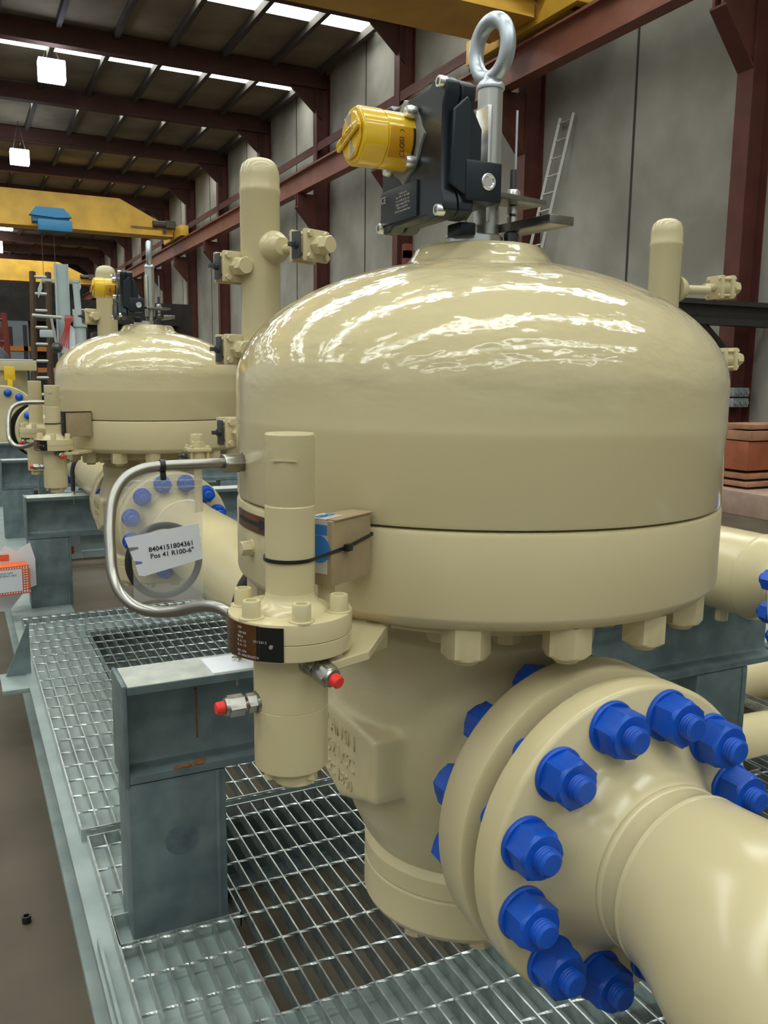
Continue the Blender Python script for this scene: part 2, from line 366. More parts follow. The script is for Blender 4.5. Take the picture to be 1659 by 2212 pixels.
# things along the right wall
def ladder(name, p0, p1, w, m, label, nr, wd=(0, 1, 0), rungm=None):
    t = empty(name, p0, label, 'ladder'); d = Vector(p1)-Vector(p0); wv = Vector(wd)*w
    for s_ in (0, 1): MB().tube([wv*s_, wv*s_+d], .035, n=4).build('rail', m, t, smooth=False)
    for k in range(nr):
        q = d*((k+.7)/nr); MB().cyl(q, q+wv, .018, n=8).build('rung', rungm or m, t)
    return t
ladder('ladder', (9.0, 13.5, 0), (9.68, 12.42, 5.78), .36, m_alu, 'aluminium ladder leaning against the concrete wall behind the eye bolt', 20)
t = empty('cable_socket_box', (9.40, 8.41, .99), 'grey socket outlets on the rust-red column, far right', 'socket')
for j in range(3):
    for k in range(2): MB().cbox((j*.10, -.04, .06+k*.14), (.085, .08, .12), .01).cyl((j*.10, -.08, .06+k*.14), (j*.10, -.1, .06+k*.14), .03, n=12).build('socket_outlet', m_sock, t)
t = empty('timber_crate', (8.1, 6.9, 0), 'stack of reddish timber boards and crates beside the right wall', 'crate')
b = MB().cbox((.25, 0, .79), (2.2, 1.4, .10), .01).cbox((.2, -.5, .88), (2.1, .35, .05), .008); b.build('top_board', m_wood, t)
MB().cbox((.25, 0, .58), (2.2, 1.35, .30), .01).build('crate_side', m_woodr, t)
MB().cbox((.25, 0, .37), (2.2, 1.35, .06), .01).cbox((.25, -.02, .29), (2.25, 1.4, .05), .01).build('board', m_wood, t)
MB().cbox((.25, -.6, .12), (2.6, 2.2, .24), .01).build('lower_crate', m_woodl, t)
MB().bb(-.30, -.22, -1.712, -1.70, .0, .245).build('strap', m_blkpl, t)
t = empty('black_steel_beam', (7.75, 7.95, 2.17), 'black steel beam with a sloping brace behind the vessel, at right', 'beam')
MB().bb(0, 2.0, 0, .22, .10, .16).bb(0, 2.0, .08, .14, -.06, .10).bb(0, 2.0, 0, .22, -.14, -.06).build('beam_profile', m_blackbeam, t)
MB().cyl((.50, .1, -.05), (1.28, .1, -.62), .08, n=4).build('bracket_arm', m_blackbeam, t)
t = empty('red_trestle', (4.4, 8.4, 0), 'small red steel trestle standing behind the vessel dome', 'trestle')
b = MB()
for x in (0, .5): b.bb(x, x+.08, 0, .08, 0, 2.75)
for z in (1.9, 2.3, 2.6): b.bb(0, .58, 0, .06, z, z+.08)
b.build('trestle_frame', m_fab, t)

# ================================================================== THE SKID
XS0, XS1 = .187, .464
t = empty('skid_base', (1.2, 4, 0), 'galvanised steel skid base carrying the grating and pipework', 'base frame')
o_ = (1.2, 4, 0)
def P_(mb, name, m, **k):
    ob = mb.build(name, m, t, o=None, **k)
    ob.data.transform(Matrix.Translation((-1.2, -4, 0))); return ob
P_(MB().ibeam((XS0+.1385, -1.2, .105), (XS0+.1385, 11.6, .105), .21, .277, .012, .02), 'side_beam', m_galv_l, smooth=False)
P_(MB().ibeam((3.3, -1.2, .105), (3.3, 11.6, .105), .21, .277, .012, .02), 'side_beam', m_galv_l, smooth=False)
for y in (1.20, 4.05, 6.7, 9.3, 11.3):
    P_(MB().ibeam((XS0+.277, y, .105), (3.16, y, .105), .208, .27, .012, .02), 'cross_beam', m_galv_l, smooth=False)
P_(MB().ibeam((XS0+.277, 2.10, .105), (1.98, 2.10, .105), .206, .10, .008, .012), 'cross_beam', m_galv, smooth=False)
b = MB().cbox((.145, 3.39, .199), (.10, .2, .018), .002); P_(b, 'lifting_plate', m_galv_l)
b = MB().prism([(.205, .208), (.115, .208), (.205, .42)], (0, 3.45, 0), (1, 0, 0), (0, 0, 1), (0, 1, 0), .012); P_(b, 'gusset', m_galv, smooth=False)
b = MB().bb(XS0+.006, XS0+.012, .2, 1.66, .21, .236); P_(b, 'toe_strip', m_galv_l, smooth=False)

def grating(x0, x1, y0, y1, px, py, label, zt=.24, cuts=(), yoff=0.):
    t = empty('grating_panel', (x0, y0, zt), label, 'grating')
    def free(segs, lo, hi):
        out = []
        for a, c in segs:
            if hi <= a or lo >= c: out.append((a, c))
            else:
                if lo > a: out.append((a, lo))
                if hi < c: out.append((hi, c))
        return out
    b = MB(); n = int((x1-x0)/px)
    for i in range(n+1):
        x = x0+i*px; sg = [(y0, y1)]
        for cx0, cx1, cy0, cy1 in cuts:
            if cx0 < x < cx1: sg = free(sg, cy0, cy1)
        for a, c in sg: b.bb(x-.0016-x0, x+.0016-x0, a-y0, c-y0, -.03, 0)
    b.build('bearing_bars', m_grate, t, smooth=False)
    b = MB(); k = 0; y = y0+yoff
    while y < y1-.01:
        sg = [(x0, x1)]
        for cx0, cx1, cy0, cy1 in cuts:
            if cy0 < y < cy1: sg = free(sg, cx0, cx1)
        for a, c in sg:
            m = max(2, int((c-a)/px*5)); vs = []
            for i in range(m+1):
                xx = a+(c-a)*i/m; ph = xx/px*pi*.5+k
                vs += [(xx-x0, y-y0+.0033*cos(ph+q*pi/2), -.0035+.0033*sin(ph+q*pi/2)) for q in range(4)]
            b.add(vs, [(i*4+q, i*4+(q+1) % 4, i*4+4+(q+1) % 4, i*4+4+q) for i in range(m) for q in range(4)])
        y += py; k += 1
    b.build('cross_rods', m_grate, t, smooth=False)
    b = MB()
    b.bb(-.002, x1-x0+.002, -.002, .002, -.03, .0015).bb(-.002, x1-x0+.002, y1-y0-.002, y1-y0+.002, -.03, .0015)
    b.bb(-.002, .002, 0, y1-y0, -.03, .0015).bb(x1-x0-.002, x1-x0+.002, 0, y1-y0, -.03, .0015)
    for cx0, cx1, cy0, cy1 in cuts:
        cx0 = max(cx0, x0)
        b.bb(cx0-x0, cx1-x0, cy1-y0-.003, cy1-y0, -.03, .0015).bb(cx0-x0, cx1-x0, cy0-y0, cy0-y0+.003, -.03, .0015)
        b.bb(cx1-x0-.003, cx1-x0, cy0-y0, cy1-y0, -.03, .0015).bb(cx0-x0, cx0-x0+.003, cy0-y0, cy1-y0, -.03, .0015)
    b.build('edge_frame', m_grate, t, smooth=False)
    return t
grating(.2195, 1.95, 2.10, 4.165, .0415, .0975, 'far galvanised grating panel beside and beyond the front support post', yoff=.0)
grating(.229, 2.46, .55, 2.062, .0374, .1005, 'near galvanised grating panel under the valve and elbow', cuts=((.1, .478, 1.612, 1.715), (.264, .478, 1.712, 1.80), (2.045, 2.5, 1.68, 2.1), (1.785, 2.046, 1.62, 1.80)), yoff=.05)

def support(y, label, xr=2.12, yp=None):
    t = empty('pipe_support', (.257, y, .21), label, 'pipe support', 'galvanised pipe supports')
    MB().ibeam((.01, .0635, .444), (xr-.257, .0635, .444), .2, .127, .010, .015).build('support_beam', m_galv, t, ang=25)
    MB().bb(.012, xr-.257, .002, .125, .5440, .5452).build('lit_top_face', m_galvtop_lit, t, smooth=False)  # thin plate over the flange: stained zinc with overhead light in its colour
    MB().cbox((.005, .0635, .443), (.010, .129, .212), .004).build('end_plate', m_galv, t)
    for x in (.006, 1.535):
        b = MB().cbox((x+.099, .0635, .1695), (.198, .125, .345), .006).cbox((x+.180, .004, .17), (.01, .012, .343), .003); b.build('post', m_galv, t)
    return t
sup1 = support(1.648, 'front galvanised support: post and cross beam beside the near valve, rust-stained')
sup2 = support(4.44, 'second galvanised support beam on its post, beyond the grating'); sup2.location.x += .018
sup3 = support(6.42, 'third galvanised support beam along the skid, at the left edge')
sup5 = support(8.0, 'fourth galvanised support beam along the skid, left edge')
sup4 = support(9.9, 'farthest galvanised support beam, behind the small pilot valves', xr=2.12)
b = MB().tube([(.155, -.0015, .50), (.155, -.0015, .455), (.156, -.0015, .40)], .0018, n=6).cyl((.155, -.002, .505), (.155, .002, .505), .003, n=10)
rs = []
b.sph((.150, .012, .3605), .012, sz=.06).sph((.125, .008, .3605), .010, sz=.06).sph((.105, .006, .3605), .009, sz=.06).sph((.160, .02, .3605), .007, sz=.06)
b.v = [(x, y+.045 if z > .38 else y, z) for x, y, z in b.v]
b.build('rust_stain', m_rust, sup1)
MB().cyl((.108, .0006, .205), (.108, -.0006, .205), .033, n=40).build('zinc_mark', m_galvd, sup1)

# ================================================================== PIPEWORK
XV, YV, ZP = .6242, .984, .864
def flange_profile_y(b, y0, y1, R=.178, rf=.108, rfh=.0105, side=1, o=(0, 0, ZP)):
    # disc from y0 to y1 with rounded rims and a raised face at y1 (side along +y) 
    c = .006; n = 72; lo, hi = min(y0, y1), max(y0, y1)
    b.lathe([(0, lo), (R-c, lo), (R-c*.3, lo+c*.3), (R, lo+c), (R, hi-c), (R-c*.3, hi-c*.3), (R-c, hi), (0, hi)], o, (0, 1, 0), n)
    if rf: b.lathe([(0, min(y1, y1+side*rfh)), (rf, min(y1, y1+side*rfh)), (rf, max(y1, y1+side*rfh)), (0, max(y1, y1+side*rfh))], o, (0, 1, 0), 48)
BC, NAF = .146, .046
def stud(parent, x, z, ya, yb, s0, s1, full=True):
    # stud bolt along y through the flange pair, outer nut faces at ya (near) and yb (far)
    L0 = ya-.045; L1 = yb+.045
    b = MB(); r = .0137; y = L0; prof = [(0, L0), (r-.003, L0), (r, L0+.0025)]
    yy = L0+.004
    while yy < ya-.01: prof += [(r, yy), (r-.0011, yy+.0012), (r, yy+.0024)]; yy += .0034
    prof += [(r, ya), (r, yb)]
    yy = yb+.02
    while yy < L1-.004: prof += [(r, yy), (r-.0011, yy+.0012), (r, yy+.0024)]; yy += .0034
    prof += [(r, L1-.002), (r-.003, L1), (0, L1)]
    b.lathe(prof, (x, 0, z), (0, 1, 0), 20)
    so = b.build('stud_bolt', m_blue, parent)
    ph = random.random()*.3
    MB().hexp((x, ya-.004, z), (x, ya-.032, z), NAF, ph=ph+s0).build('hex_nut', m_blue, so)
    MB().hexp((x, yb+.004, z), (x, yb+.032, z), NAF, ph=ph+s1).build('hex_nut', m_blue, so)
    MB().lathe([(0, 0), (.0285, 0), (.0285, .003), (.027, .0045), (0, .0045)], (x, ya, z), (0, -1, 0), 28).build('washer', m_blue, so)
    MB().lathe([(0, 0), (.0285, 0), (.0285, .003), (.027, .0045), (0, .0045)], (x, yb, z), (0, 1, 0), 28).build('washer', m_blue, so)
    return so
def studs(parent, ya, yb, zc=ZP, ox=0.):
    for k in range(12):
        a = radians(15+30*k); stud(parent, ox+BC*cos(a), zc+BC*sin(a), ya, yb, a, a+.4)
# inlet elbow towards the viewer (turns down to the skid)
RP, RB = .1095, .26
def wneck_elbow(b, yf, sgn, oz=ZP):
    prof = [(0, 0), (.172, 0), (.178, .006), (.178, .033), (.1755, .037), (.172, .039), (.122, .0395), (.114, .044), (.105, .054), (.096, .068), (.0905, .080), (.0885, .0865), (.0900, .089), (.0900, .093), (.0885, .0955), (.0890, .105), (.0905, .116), (.0925, .1185), (.0925, .1225), (.0915, .125), (.0925, .13)]
    b.lathe(prof, (0, yf, oz), (0, sgn, 0), 72)
    b.lathe([(0, -.0095), (.108, -.0095), (.108, 0), (0, 0)], (0, yf, oz), (0, sgn, 0), 48)
def wneck(b, yf, sgn, oz=ZP):   # welding neck flange, reducer; yf = gasket side of flange disc, pipe leaves along sgn*y
    f = lambda d: d
    prof = [(0, 0), (.172, 0), (.178, .006), (.178, .033), (.1755, .037), (.172, .039), (.122, .0395), (.114, .044), (.107, .056), (.100, .075), (.0935, .095), (.0885, .108),
            (.0878, .1125), (.0895, .115), (.0895, .119), (.0878, .1215), (.090, .135), (.097, .158), (.1045, .178), (.1085, .192), (.1095, .198), (.1112, .2005), (.1112, .2045), (RP, .207), (RP, .215)]
    b.lathe(prof, (0, yf, oz), (0, sgn, 0), 72)
    b.lathe([(0, -.0095), (.108, -.0095), (.108, 0), (0, 0)], (0, yf, oz), (0, sgn, 0), 48)
t = empty('pipe_elbow', (XV, .3, 0), 'large cream flanged pipe elbow turning down, bottom right corner', 'pipe')
b = MB(); wneck_elbow(b, .6875-.3, -1); b.build('welding_neck_flange', m_cream, t)
ye = .6875-.125; path = [(0, ye-.3+.006, ZP), (0, ye-.3-.001, ZP)]
for k in range(1, 25):
    a = pi/2*k/24; path.append((0, ye-.3-RB*sin(a), ZP-RB+RB*cos(a)))
path.append((0, ye-.3-RB, .22))
MB().tube(path, RP, n=64, radii=[.0915, .0925]+[min(RP, .094+.0035*k) for k in range(len(path)-2)]).build('pipe_bend', m_cream, t)
studs(t, .648-.3, .759-.3)
# ================================================================== REGULATOR VALVE
def make_valve(label):
    t = empty('pressure_regulator', (XV, YV, 0), label, 'valve', 'domed pressure regulators')
    R = .3154
    pr = [(0, 1.2072), (.3105, 1.2072), (.3142, 1.2085), (R, 1.212), (R, 1.293), (R+.0009, 1.2985), (R+.0006, 1.306), (R, 1.315), (R, 1.348)]
    for k in range(1, 40):
        th = pi/2*k/40; r = R*cos(th); z = 1.348+.1595*sin(th)
        if r > .108: pr.append((r, z))
    pr += [(.104, 1.4985), (.0985, 1.5008), (.0930, 1.5050), (.0885, 1.5115), (.0850, 1.5180), (.0820, 1.5215), (.0790, 1.5230), (0, 1.5230)]
    dome = MB().lathe(pr, n=160).build('actuator_dome', m_dome, t, ang=40)
    MB().lathe([(0, 1.10), (.2990, 1.10), (.3040, 1.1012), (.3150, 1.113), (.316, 1.116), (.316, 1.2), (.3148, 1.2038), (.312, 1.2055), (0, 1.2055)], n=160).build('actuator_base', m_creamdull, t, ang=40)
    MB().lathe([(0, 1.072), (.226, 1.072), (.23, 1.076), (.23, 1.1), (0, 1.1)], n=96).build('bonnet_plate', m_creamdull, t)
    for k in range(16):
        a = radians(237+22.5*k); x, y = .28*cos(a), .28*sin(a)
        n_ = MB().hexp((x, y, 1.101), (x, y, 1.066), .046, ph=a).build('hex_nut', m_creamdull, t)
        MB().lathe([(0, 1.0), (.0125, 1.0), (.0145, 1.002), (.0145, 1.012), (0, 1.012)], (x, y, .059), n=20).build('stud_end', m_creamdull, n_)
    for k in range(16):
        a = radians(228+22.5*k); x, y = .195*cos(a), .195*sin(a)
        MB().hexp((x, y, 1.073), (x, y, 1.056), .03, ph=a).build('bonnet_bolt', m_creamdull, t)
    # cast body: merged solids, voxel-fused
    b = MB()
    b.lathe([(0, .72), (.135, .72), (.145, .735), (.162, .77), (.176, .81), (.185, .85), (.188, .89), (.186, .925), (.180, .955), (.170, .985), (.167, 1.005), (.170, 1.02), (.170, 1.035), (.160, 1.045), (.155, 1.06), (.165, 1.074), (0, 1.074)], n=72)
    for s_ in (-1, 1):
        b.lathe([(0, 0), (.122, 0), (.120, .14), (.118, .17), (.122, .20), (.13, .216), (.136, .226), (0, .226)], (0, 0, ZP), (0, s_, 0), 64)
    b.lathe([(0, 0), (.118, 0), (.118, .176), (.110, .190), (0, .190)], (0, 0, ZP), (0, 1, 0), 6)
    b.prism([(-.1055, .842), (-.1055, .925), (.1055, .925), (.1055, .842), (.0, .806)], (-.197, 0, 0), (0, 1, 0), (0, 0, 1), (1, 0, 0), .08)
    body = b.build('valve_body', m_cast, t)
    rm_ = body.modifiers.new('fuse', 'REMESH'); rm_.mode = 'VOXEL'; rm_.voxel_size = .0045; rm_.use_smooth_shade = True
    sm = body.modifiers.new('soft', 'CORRECTIVE_SMOOTH') if False else body.modifiers.new('soft', 'SMOOTH'); sm.factor = .5; sm.iterations = 5
    for z, s_, txt in ((.899, .028, '6" ANSI 1'), (.868, .028, '352 LCC'), (.838, .024, 'CC 1850'),):
        text('cast_lettering', txt, s_, m_cast, t, (-.1965, .0, z), (0, -1, 0), (0, 0, 1), ext=.0026)
    MB().lathe([(0, .628), (.137, .628), (.1395, .630), (.143, .637), (.143, .683), (.1418, .6855), (.1418, .6865), (.143, .689), (.143, .712), (.135, .724), (0, .724)], n=96).build('bottom_cap', m_creamdull, t, ang=25)
    for k in range(8):
        a = radians(205+45*k); x, y = .112*cos(a), .112*sin(a)
        MB().hexp((x, y, .629), (x, y, .612), .032, ph=a).build('cap_bolt', m_creamdull, t)
    for s_ in (-1, 1):
        b = MB(); flange_profile_y(b, s_*.2255, s_*.276, rfh=.0105, side=s_); b.build('pipe_flange', m_creamdull, t)
    # hex plug and arrow plate on the base ring
    a = radians(182); d = Vector((cos(a), sin(a), 0)); c = Vector((.316*cos(a), .316*sin(a), 1.155))
    MB().lathe([(0, 0), (.0105, 0), (.0105, .0035), (0, .0035)], c-d*.001, d, 24).hexp(c, c+d*.014, .016).build('hex_plug', m_cream, t)
    def curved(a0, a1, z0, z1, r, m, name, par):
        b = MB(); n = 16; vs = []
        for i in range(n+1):
            a = radians(a0+(a1-a0)*i/n)
            vs += [(r*cos(a), r*sin(a), z0), (r*cos(a), r*sin(a), z1), ((r-.001)*cos(a), (r-.001)*sin(a), z0), ((r-.001)*cos(a), (r-.001)*sin(a), z1)]
        fs = []
        for i in range(n):
            o = i*4; fs += [(o, o+4, o+5, o+1), (o+2, o+3, o+7, o+6), (o, o+2, o+6, o+4), (o+1, o+5, o+7, o+3)]
        fs += [(0, 1, 3, 2), (n*4, n*4+2, n*4+3, n*4+1)]
        b.add(vs, fs); return b.build(name, m, par)
    pl = curved(172, 193, 1.176, 1.197, .3175, m_brownpl, 'arrow_plate', t)
    # arrow on the plate, bent round the ring
    b = MB(); n = 12; r = .3182; vs = []; fs = []
    def P3(a, z): a = radians(a); return (r*cos(a), r*sin(a), z)
    for i in range(n+1): aa = 174+13*i/n; vs += [P3(aa, 1.1845), P3(aa, 1.1885)]
    for i in range(n): fs.append((2*i, 2*i+2, 2*i+3, 2*i+1))
    o = len(vs); vs += [P3(187, 1.1805), P3(187, 1.1925), P3(192, 1.1865)]; fs.append((o, o+2, o+1)); b.add(vs, fs)
    b.build('flow_arrow', m_ink, pl)
    # raised weld-metal lettering on the crown
    return t
valve1 = make_valve('large cream domed regulator in the foreground, valve body visible below')

def neck_parts(px, py, pz, rz, label_eye, label_box, ringaz, cover):
    # steel indicator column and eye bolt standing on the dome
    o = (px, py, 0)
    t = empty('indicator_column', (px, py, 1.523), label_eye[0], 'indicator')
    MB().lathe([(0, 0), (.038, 0), (.038, .014), (.0365, .0155), (0, .0155)], (-.010, -.0, -.001), n=64).build('base_ring', m_zincl, t)
    MB().cyl((.010, 0, .01), (.010, 0, .200), .0158, n=32).build('guide_tube', m_zincs, t)
    b = MB().cbox((-.006, -.012, .10), (.006, .03, .14), .001); b.build('slotted_plate', m_zincl, t)
    MB().cyl((.034, -.022, -.002), (.034, -.022, .098), .0042, n=14).build('threaded_rod', m_darkst, t)
    MB().cyl((.037, -.022, .09), (.037, -.022, .17), .0015, n=8).build('thin_rod', m_zinc, t)
    MB().hexp((.034, -.022, .061), (.034, -.022, .073), .0165).build('hex_nut', m_zincl, t)
    MB().cyl((.034, -.022, .0435), (.034, -.022, .0525), .0065).build('spacer', m_zincl, t)
    MB().cyl((.034, -.022, .032), (.034, -.022, .040), .0065).build('spacer', m_zincl, t)
    MB().hexp((.034, -.022, .020), (.034, -.022, .004), .0165).build('hex_nut', m_darkst, t)
    b = MB().cbox((.023, -.034, .0570), (.088, .042, .0065), .0008, rz=radians(12)); b.build('upper_arm', m_steel, t)
    b = MB().cbox((.046, -.038, .0265), (.040, .128, .0110), .0010, rz=radians(6)); b.build('lower_arm', m_steel, t)
    e = empty('eye_bolt', (px+.010, py, 1.719), label_eye[1], 'eye bolt')
    MB().lathe([(0, 0), (.0175, 0), (.0180, .002), (.0175, .005), (.0150, .009), (.011, .0125), (.0095, .018), (0, .018)], n=32).build('shank', m_zinc, e)
    MB().torus((0, 0, .0485), (cos(ringaz), sin(ringaz), 0), .0315, .0098, ref=(0, 0, 1), sx=.93, sy=1.08).build('ring', m_zinc, e)
    # switch box on the -x side
    bx = empty('limit_switch_box', (px-.104, py, 1.62), label_box, 'switch box')
    # local: x from 0 (cover face) to .055 (back), y -.084...084, z -.077...079
    prof = [(-.084, .052), (-.084, .079), (-.062, .079), (-.050, .066), (.052, .066), (.062, .079), (.084, .079), (.084, -.077), (-.084, -.077)]
    prof = [(-.072, .079), (-.084, .072), (-.084, .058), (-.078, .045), (-.078, -.045), (-.084, -.058), (-.084, -.070), (-.072, -.077), (-.055, -.077), (-.045, -.071), (.045, -.071), (.055, -.077), (.072, -.077), (.084, -.070), (.084, -.058), (.078, -.045), (.078, .045), (.084, .058), (.084, .072), (.072, .079), (.055, .079), (.045, .073), (-.045, .073), (-.055, .079)]
    b = MB().prism(prof, (0, 0, 0), (0, 1, 0), (0, 0, 1), (1, 0, 0), .020); b.build('cover', m_black, bx, bev=.0025)
    sh = [(y*.985, z*.985) for y, z in prof]
    b = MB().prism(sh, (.0215, 0, 0), (0, 1, 0), (0, 0, 1), (1, 0, 0), .020); b.build('housing', m_black, bx, bev=.0025)
    b = MB().prism([(.0415, -.062), (.062, -.050), (.062, .030), (.050, .050), (.0415, .055)], (0, -.066, 0), (1, 0, 0), (0, 0, 1), (0, 1, 0), .13).build('rear_housing', m_black, bx, bev=.003)
    b = MB().prism([(.008, -.040), (.030, -.052), (.034, -.046), (.034, .050), (.028, .058), (.010, .042)], (0, -.0865, 0), (1, 0, 0), (0, 0, 1), (0, 1, 0), .01).build('side_rib', m_black, bx, bev=.002)
    b = MB().cbox((.052, -.055, -.034), (.050, .066, .046), .003).build('cable_entry', m_black, bx)
    pg = MB().lathe([(0, 0), (.0098, 0), (.0098, .001), (.0088, .0022), (.0068, .0022), (.0055, .0008), (0, .0008)], (.058, -.0878, -.034), (0, -1, 0), 32).build('blanking_plug', m_zincl, bx)
    b = MB().cbox((.060, -.026, -.080), (.022, .034, .016), .003); b.build('mounting_bracket', m_black, bx)
    for y, z in ((-.076, .071), (-.076, -.069), (.076, -.069), (.076, .071)):
        s_ = MB().lathe([(0, 0), (.0066, 0), (.0066, .009), (.0060, .010), (.0038, .010), (.0034, .005), (0, .005)], (.004, y, z), (-1, 0, 0), 24).build('socket_screw', m_zincl, bx)
    # label panel: plain dark with small white print
    lb = MB().cbox((-.001, .026, -.046), (.004, .098, .042), .001); lo = lb.build('label_plate', m_black, bx)
    if cover:
        text('label_print', 'CE', .012, m_ptext, lo, (-.0036, .066, -.036), (0, -1, 0), (0, 0, 1), ext=.0001)
        rows = 'Conforms to\nType IP67 T -20 +60C\nsee certificate for use\nsupply rating 250V 5A\nOpen circuit first\ndo not open under load'
        text('label_print', rows, .0042, m_ptext, lo, (-.0036, .012, -.045), (0, -1, 0), (0, 0, 1), ext=.0001)
    # beacon position indicator pointing -x
    ct = (0, .012, .024)
    cl = MB().prism([(.052*cos(radians(a))*(.84 if a % 90 else 1), .050*sin(radians(a))*(.84 if a % 90 else 1)) for a in range(0, 360, 15)], (-.003, ct[1], ct[2]), (0, 1, 0), (0, 0, 1), (1, 0, 0), .008)
    bc = cl.build('beacon_base', m_clear, bx)
    for a in (45, 135, 225, 315):
        MB().lathe([(0, 0), (.0075, 0), (.0078, .007), (.0060, .0125), (0, .0135)], (-.003, ct[1]+.040*cos(radians(a)), ct[2]+.040*sin(radians(a))), (-1, 0, 0), 20).build('beacon_screw', m_zincl, bc)
    r = .0335
    MB().lathe([(0, 0), (r, 0), (r, .033), (r*.985, .036), (0, .036)], (-.003, ct[1], ct[2]), (-1, 0, 0), 48).build('indicator_drum', m_yellow, bx)
    n8 = []
    for i in range(8):
        a = radians(22.5+45*i)
        for da, k in ((-7, .985), (7, .985)): n8.append((r*1.04*k*cos(a+radians(da)), r*1.04*k*sin(a+radians(da))))
    MB().prism(n8, (-.038, ct[1], ct[2]), (0, 1, 0), (0, 0, 1), (-1, 0, 0), .034).build('beacon_cap', m_yellow, bx, bev=.003)
    MB().prism([(y*.80, z*.80) for y, z in n8], (-.072, ct[1], ct[2]), (0, 1, 0), (0, 0, 1), (-1, 0, 0), .0035).build('beacon_end', m_yellow, bx, bev=.002)
    for a in (75, 255):
        c = Vector((-.0755, ct[1], ct[2])); u = Vector((0, cos(radians(a)), sin(radians(a)))); w = Vector((0, -u.z, u.y))
        MB().add([c+w*0, c+u*.025+w*.009, c+u*.025-w*.009, c+Vector((-.0012, 0, 0))+w*0, c+u*.025+w*.009+Vector((-.0012, 0, 0)), c+u*.025-w*.009+Vector((-.0012, 0, 0))], [(0, 1, 2), (3, 5, 4), (0, 3, 4, 1), (1, 4, 5, 2), (2, 5, 3, 0)]).build('clear_sector', m_clear, bx)
    R_ = Matrix.Rotation(radians(-17), 3, 'X')
    rb = MB().cbox((-.0785, ct[1], ct[2]), (.004, .064, .011), .001, R=R_).build('cap_rib', m_yellow, bx)
    text('rib_lettering', 'BEACON', .009, m_amber, rb, (-.0808, ct[1], ct[2]), (0, -cos(radians(17)), sin(radians(17))), (0, sin(radians(17)), cos(radians(17))), ext=.0003, weight=.0002)
    # window with CLOSED, on the lit side of the drum
    def dr(a, x, rr): a = radians(a); return (x, ct[1]+rr*cos(a), ct[2]+rr*sin(a))
    vs = []; fs = []
    for i in range(11):
        a = 165+62*i/10; vs += [dr(a, -.006, r+.0006), dr(a, -.0375, r+.0006)]
    for i in range(10): fs.append((2*i, 2*i+1, 2*i+3, 2*i+2))
    w = MB().add(vs, fs).build('indicator_window', m_amber, bx)
    vs = []; fs = []
    for i in range(11):
        a = 165+62*i/10; vs += [dr(a, -.004, r+.001), dr(a, -.0075, r+.001)]
    for i in range(10): fs.append((2*i, 2*i+1, 2*i+3, 2*i+2))
    MB().add(vs, fs).build('window_edge', m_blkpl, w)
    a = radians(197)
    text('window_lettering', 'CLOSED', .0088, m_ink, w, (-.0225, ct[1]+(r+.0018)*cos(a), ct[2]+(r+.0018)*sin(a)), (0, sin(a), -cos(a)), (-1, 0, 0), ext=.0002) if False else \
        text('window_lettering', 'CLOSED', .0088, m_ink, w, (-.0225, ct[1]+(r+.0018)*cos(a), ct[2]+(r+.0018)*sin(a)), (0, -sin(a), cos(a)) if sin(a) < 0 and False else (0, 0, 1), (-1, 0, 0), ext=.0002)
    # film of wrapping at the back of the box
    MB().add([(-.002, .03, .070), (-.002, -.07, .083), (-.002, .086, .030), (.02, .092, .040), (.012, -.03, .088)], [(0, 1, 4), (0, 2, 3), (0, 4, 3)]).build('wrapping_film', m_clear, bx)
    return t, e, bx
ra = radians(190-0)
ind1 = neck_parts(XV, YV, 0, 0, ('steel travel indicator column and arms on the near dome', 'galvanised lifting eye bolt on top of the near dome'),
                  'black limit switch box with yellow beacon on the near dome', radians(10), True)

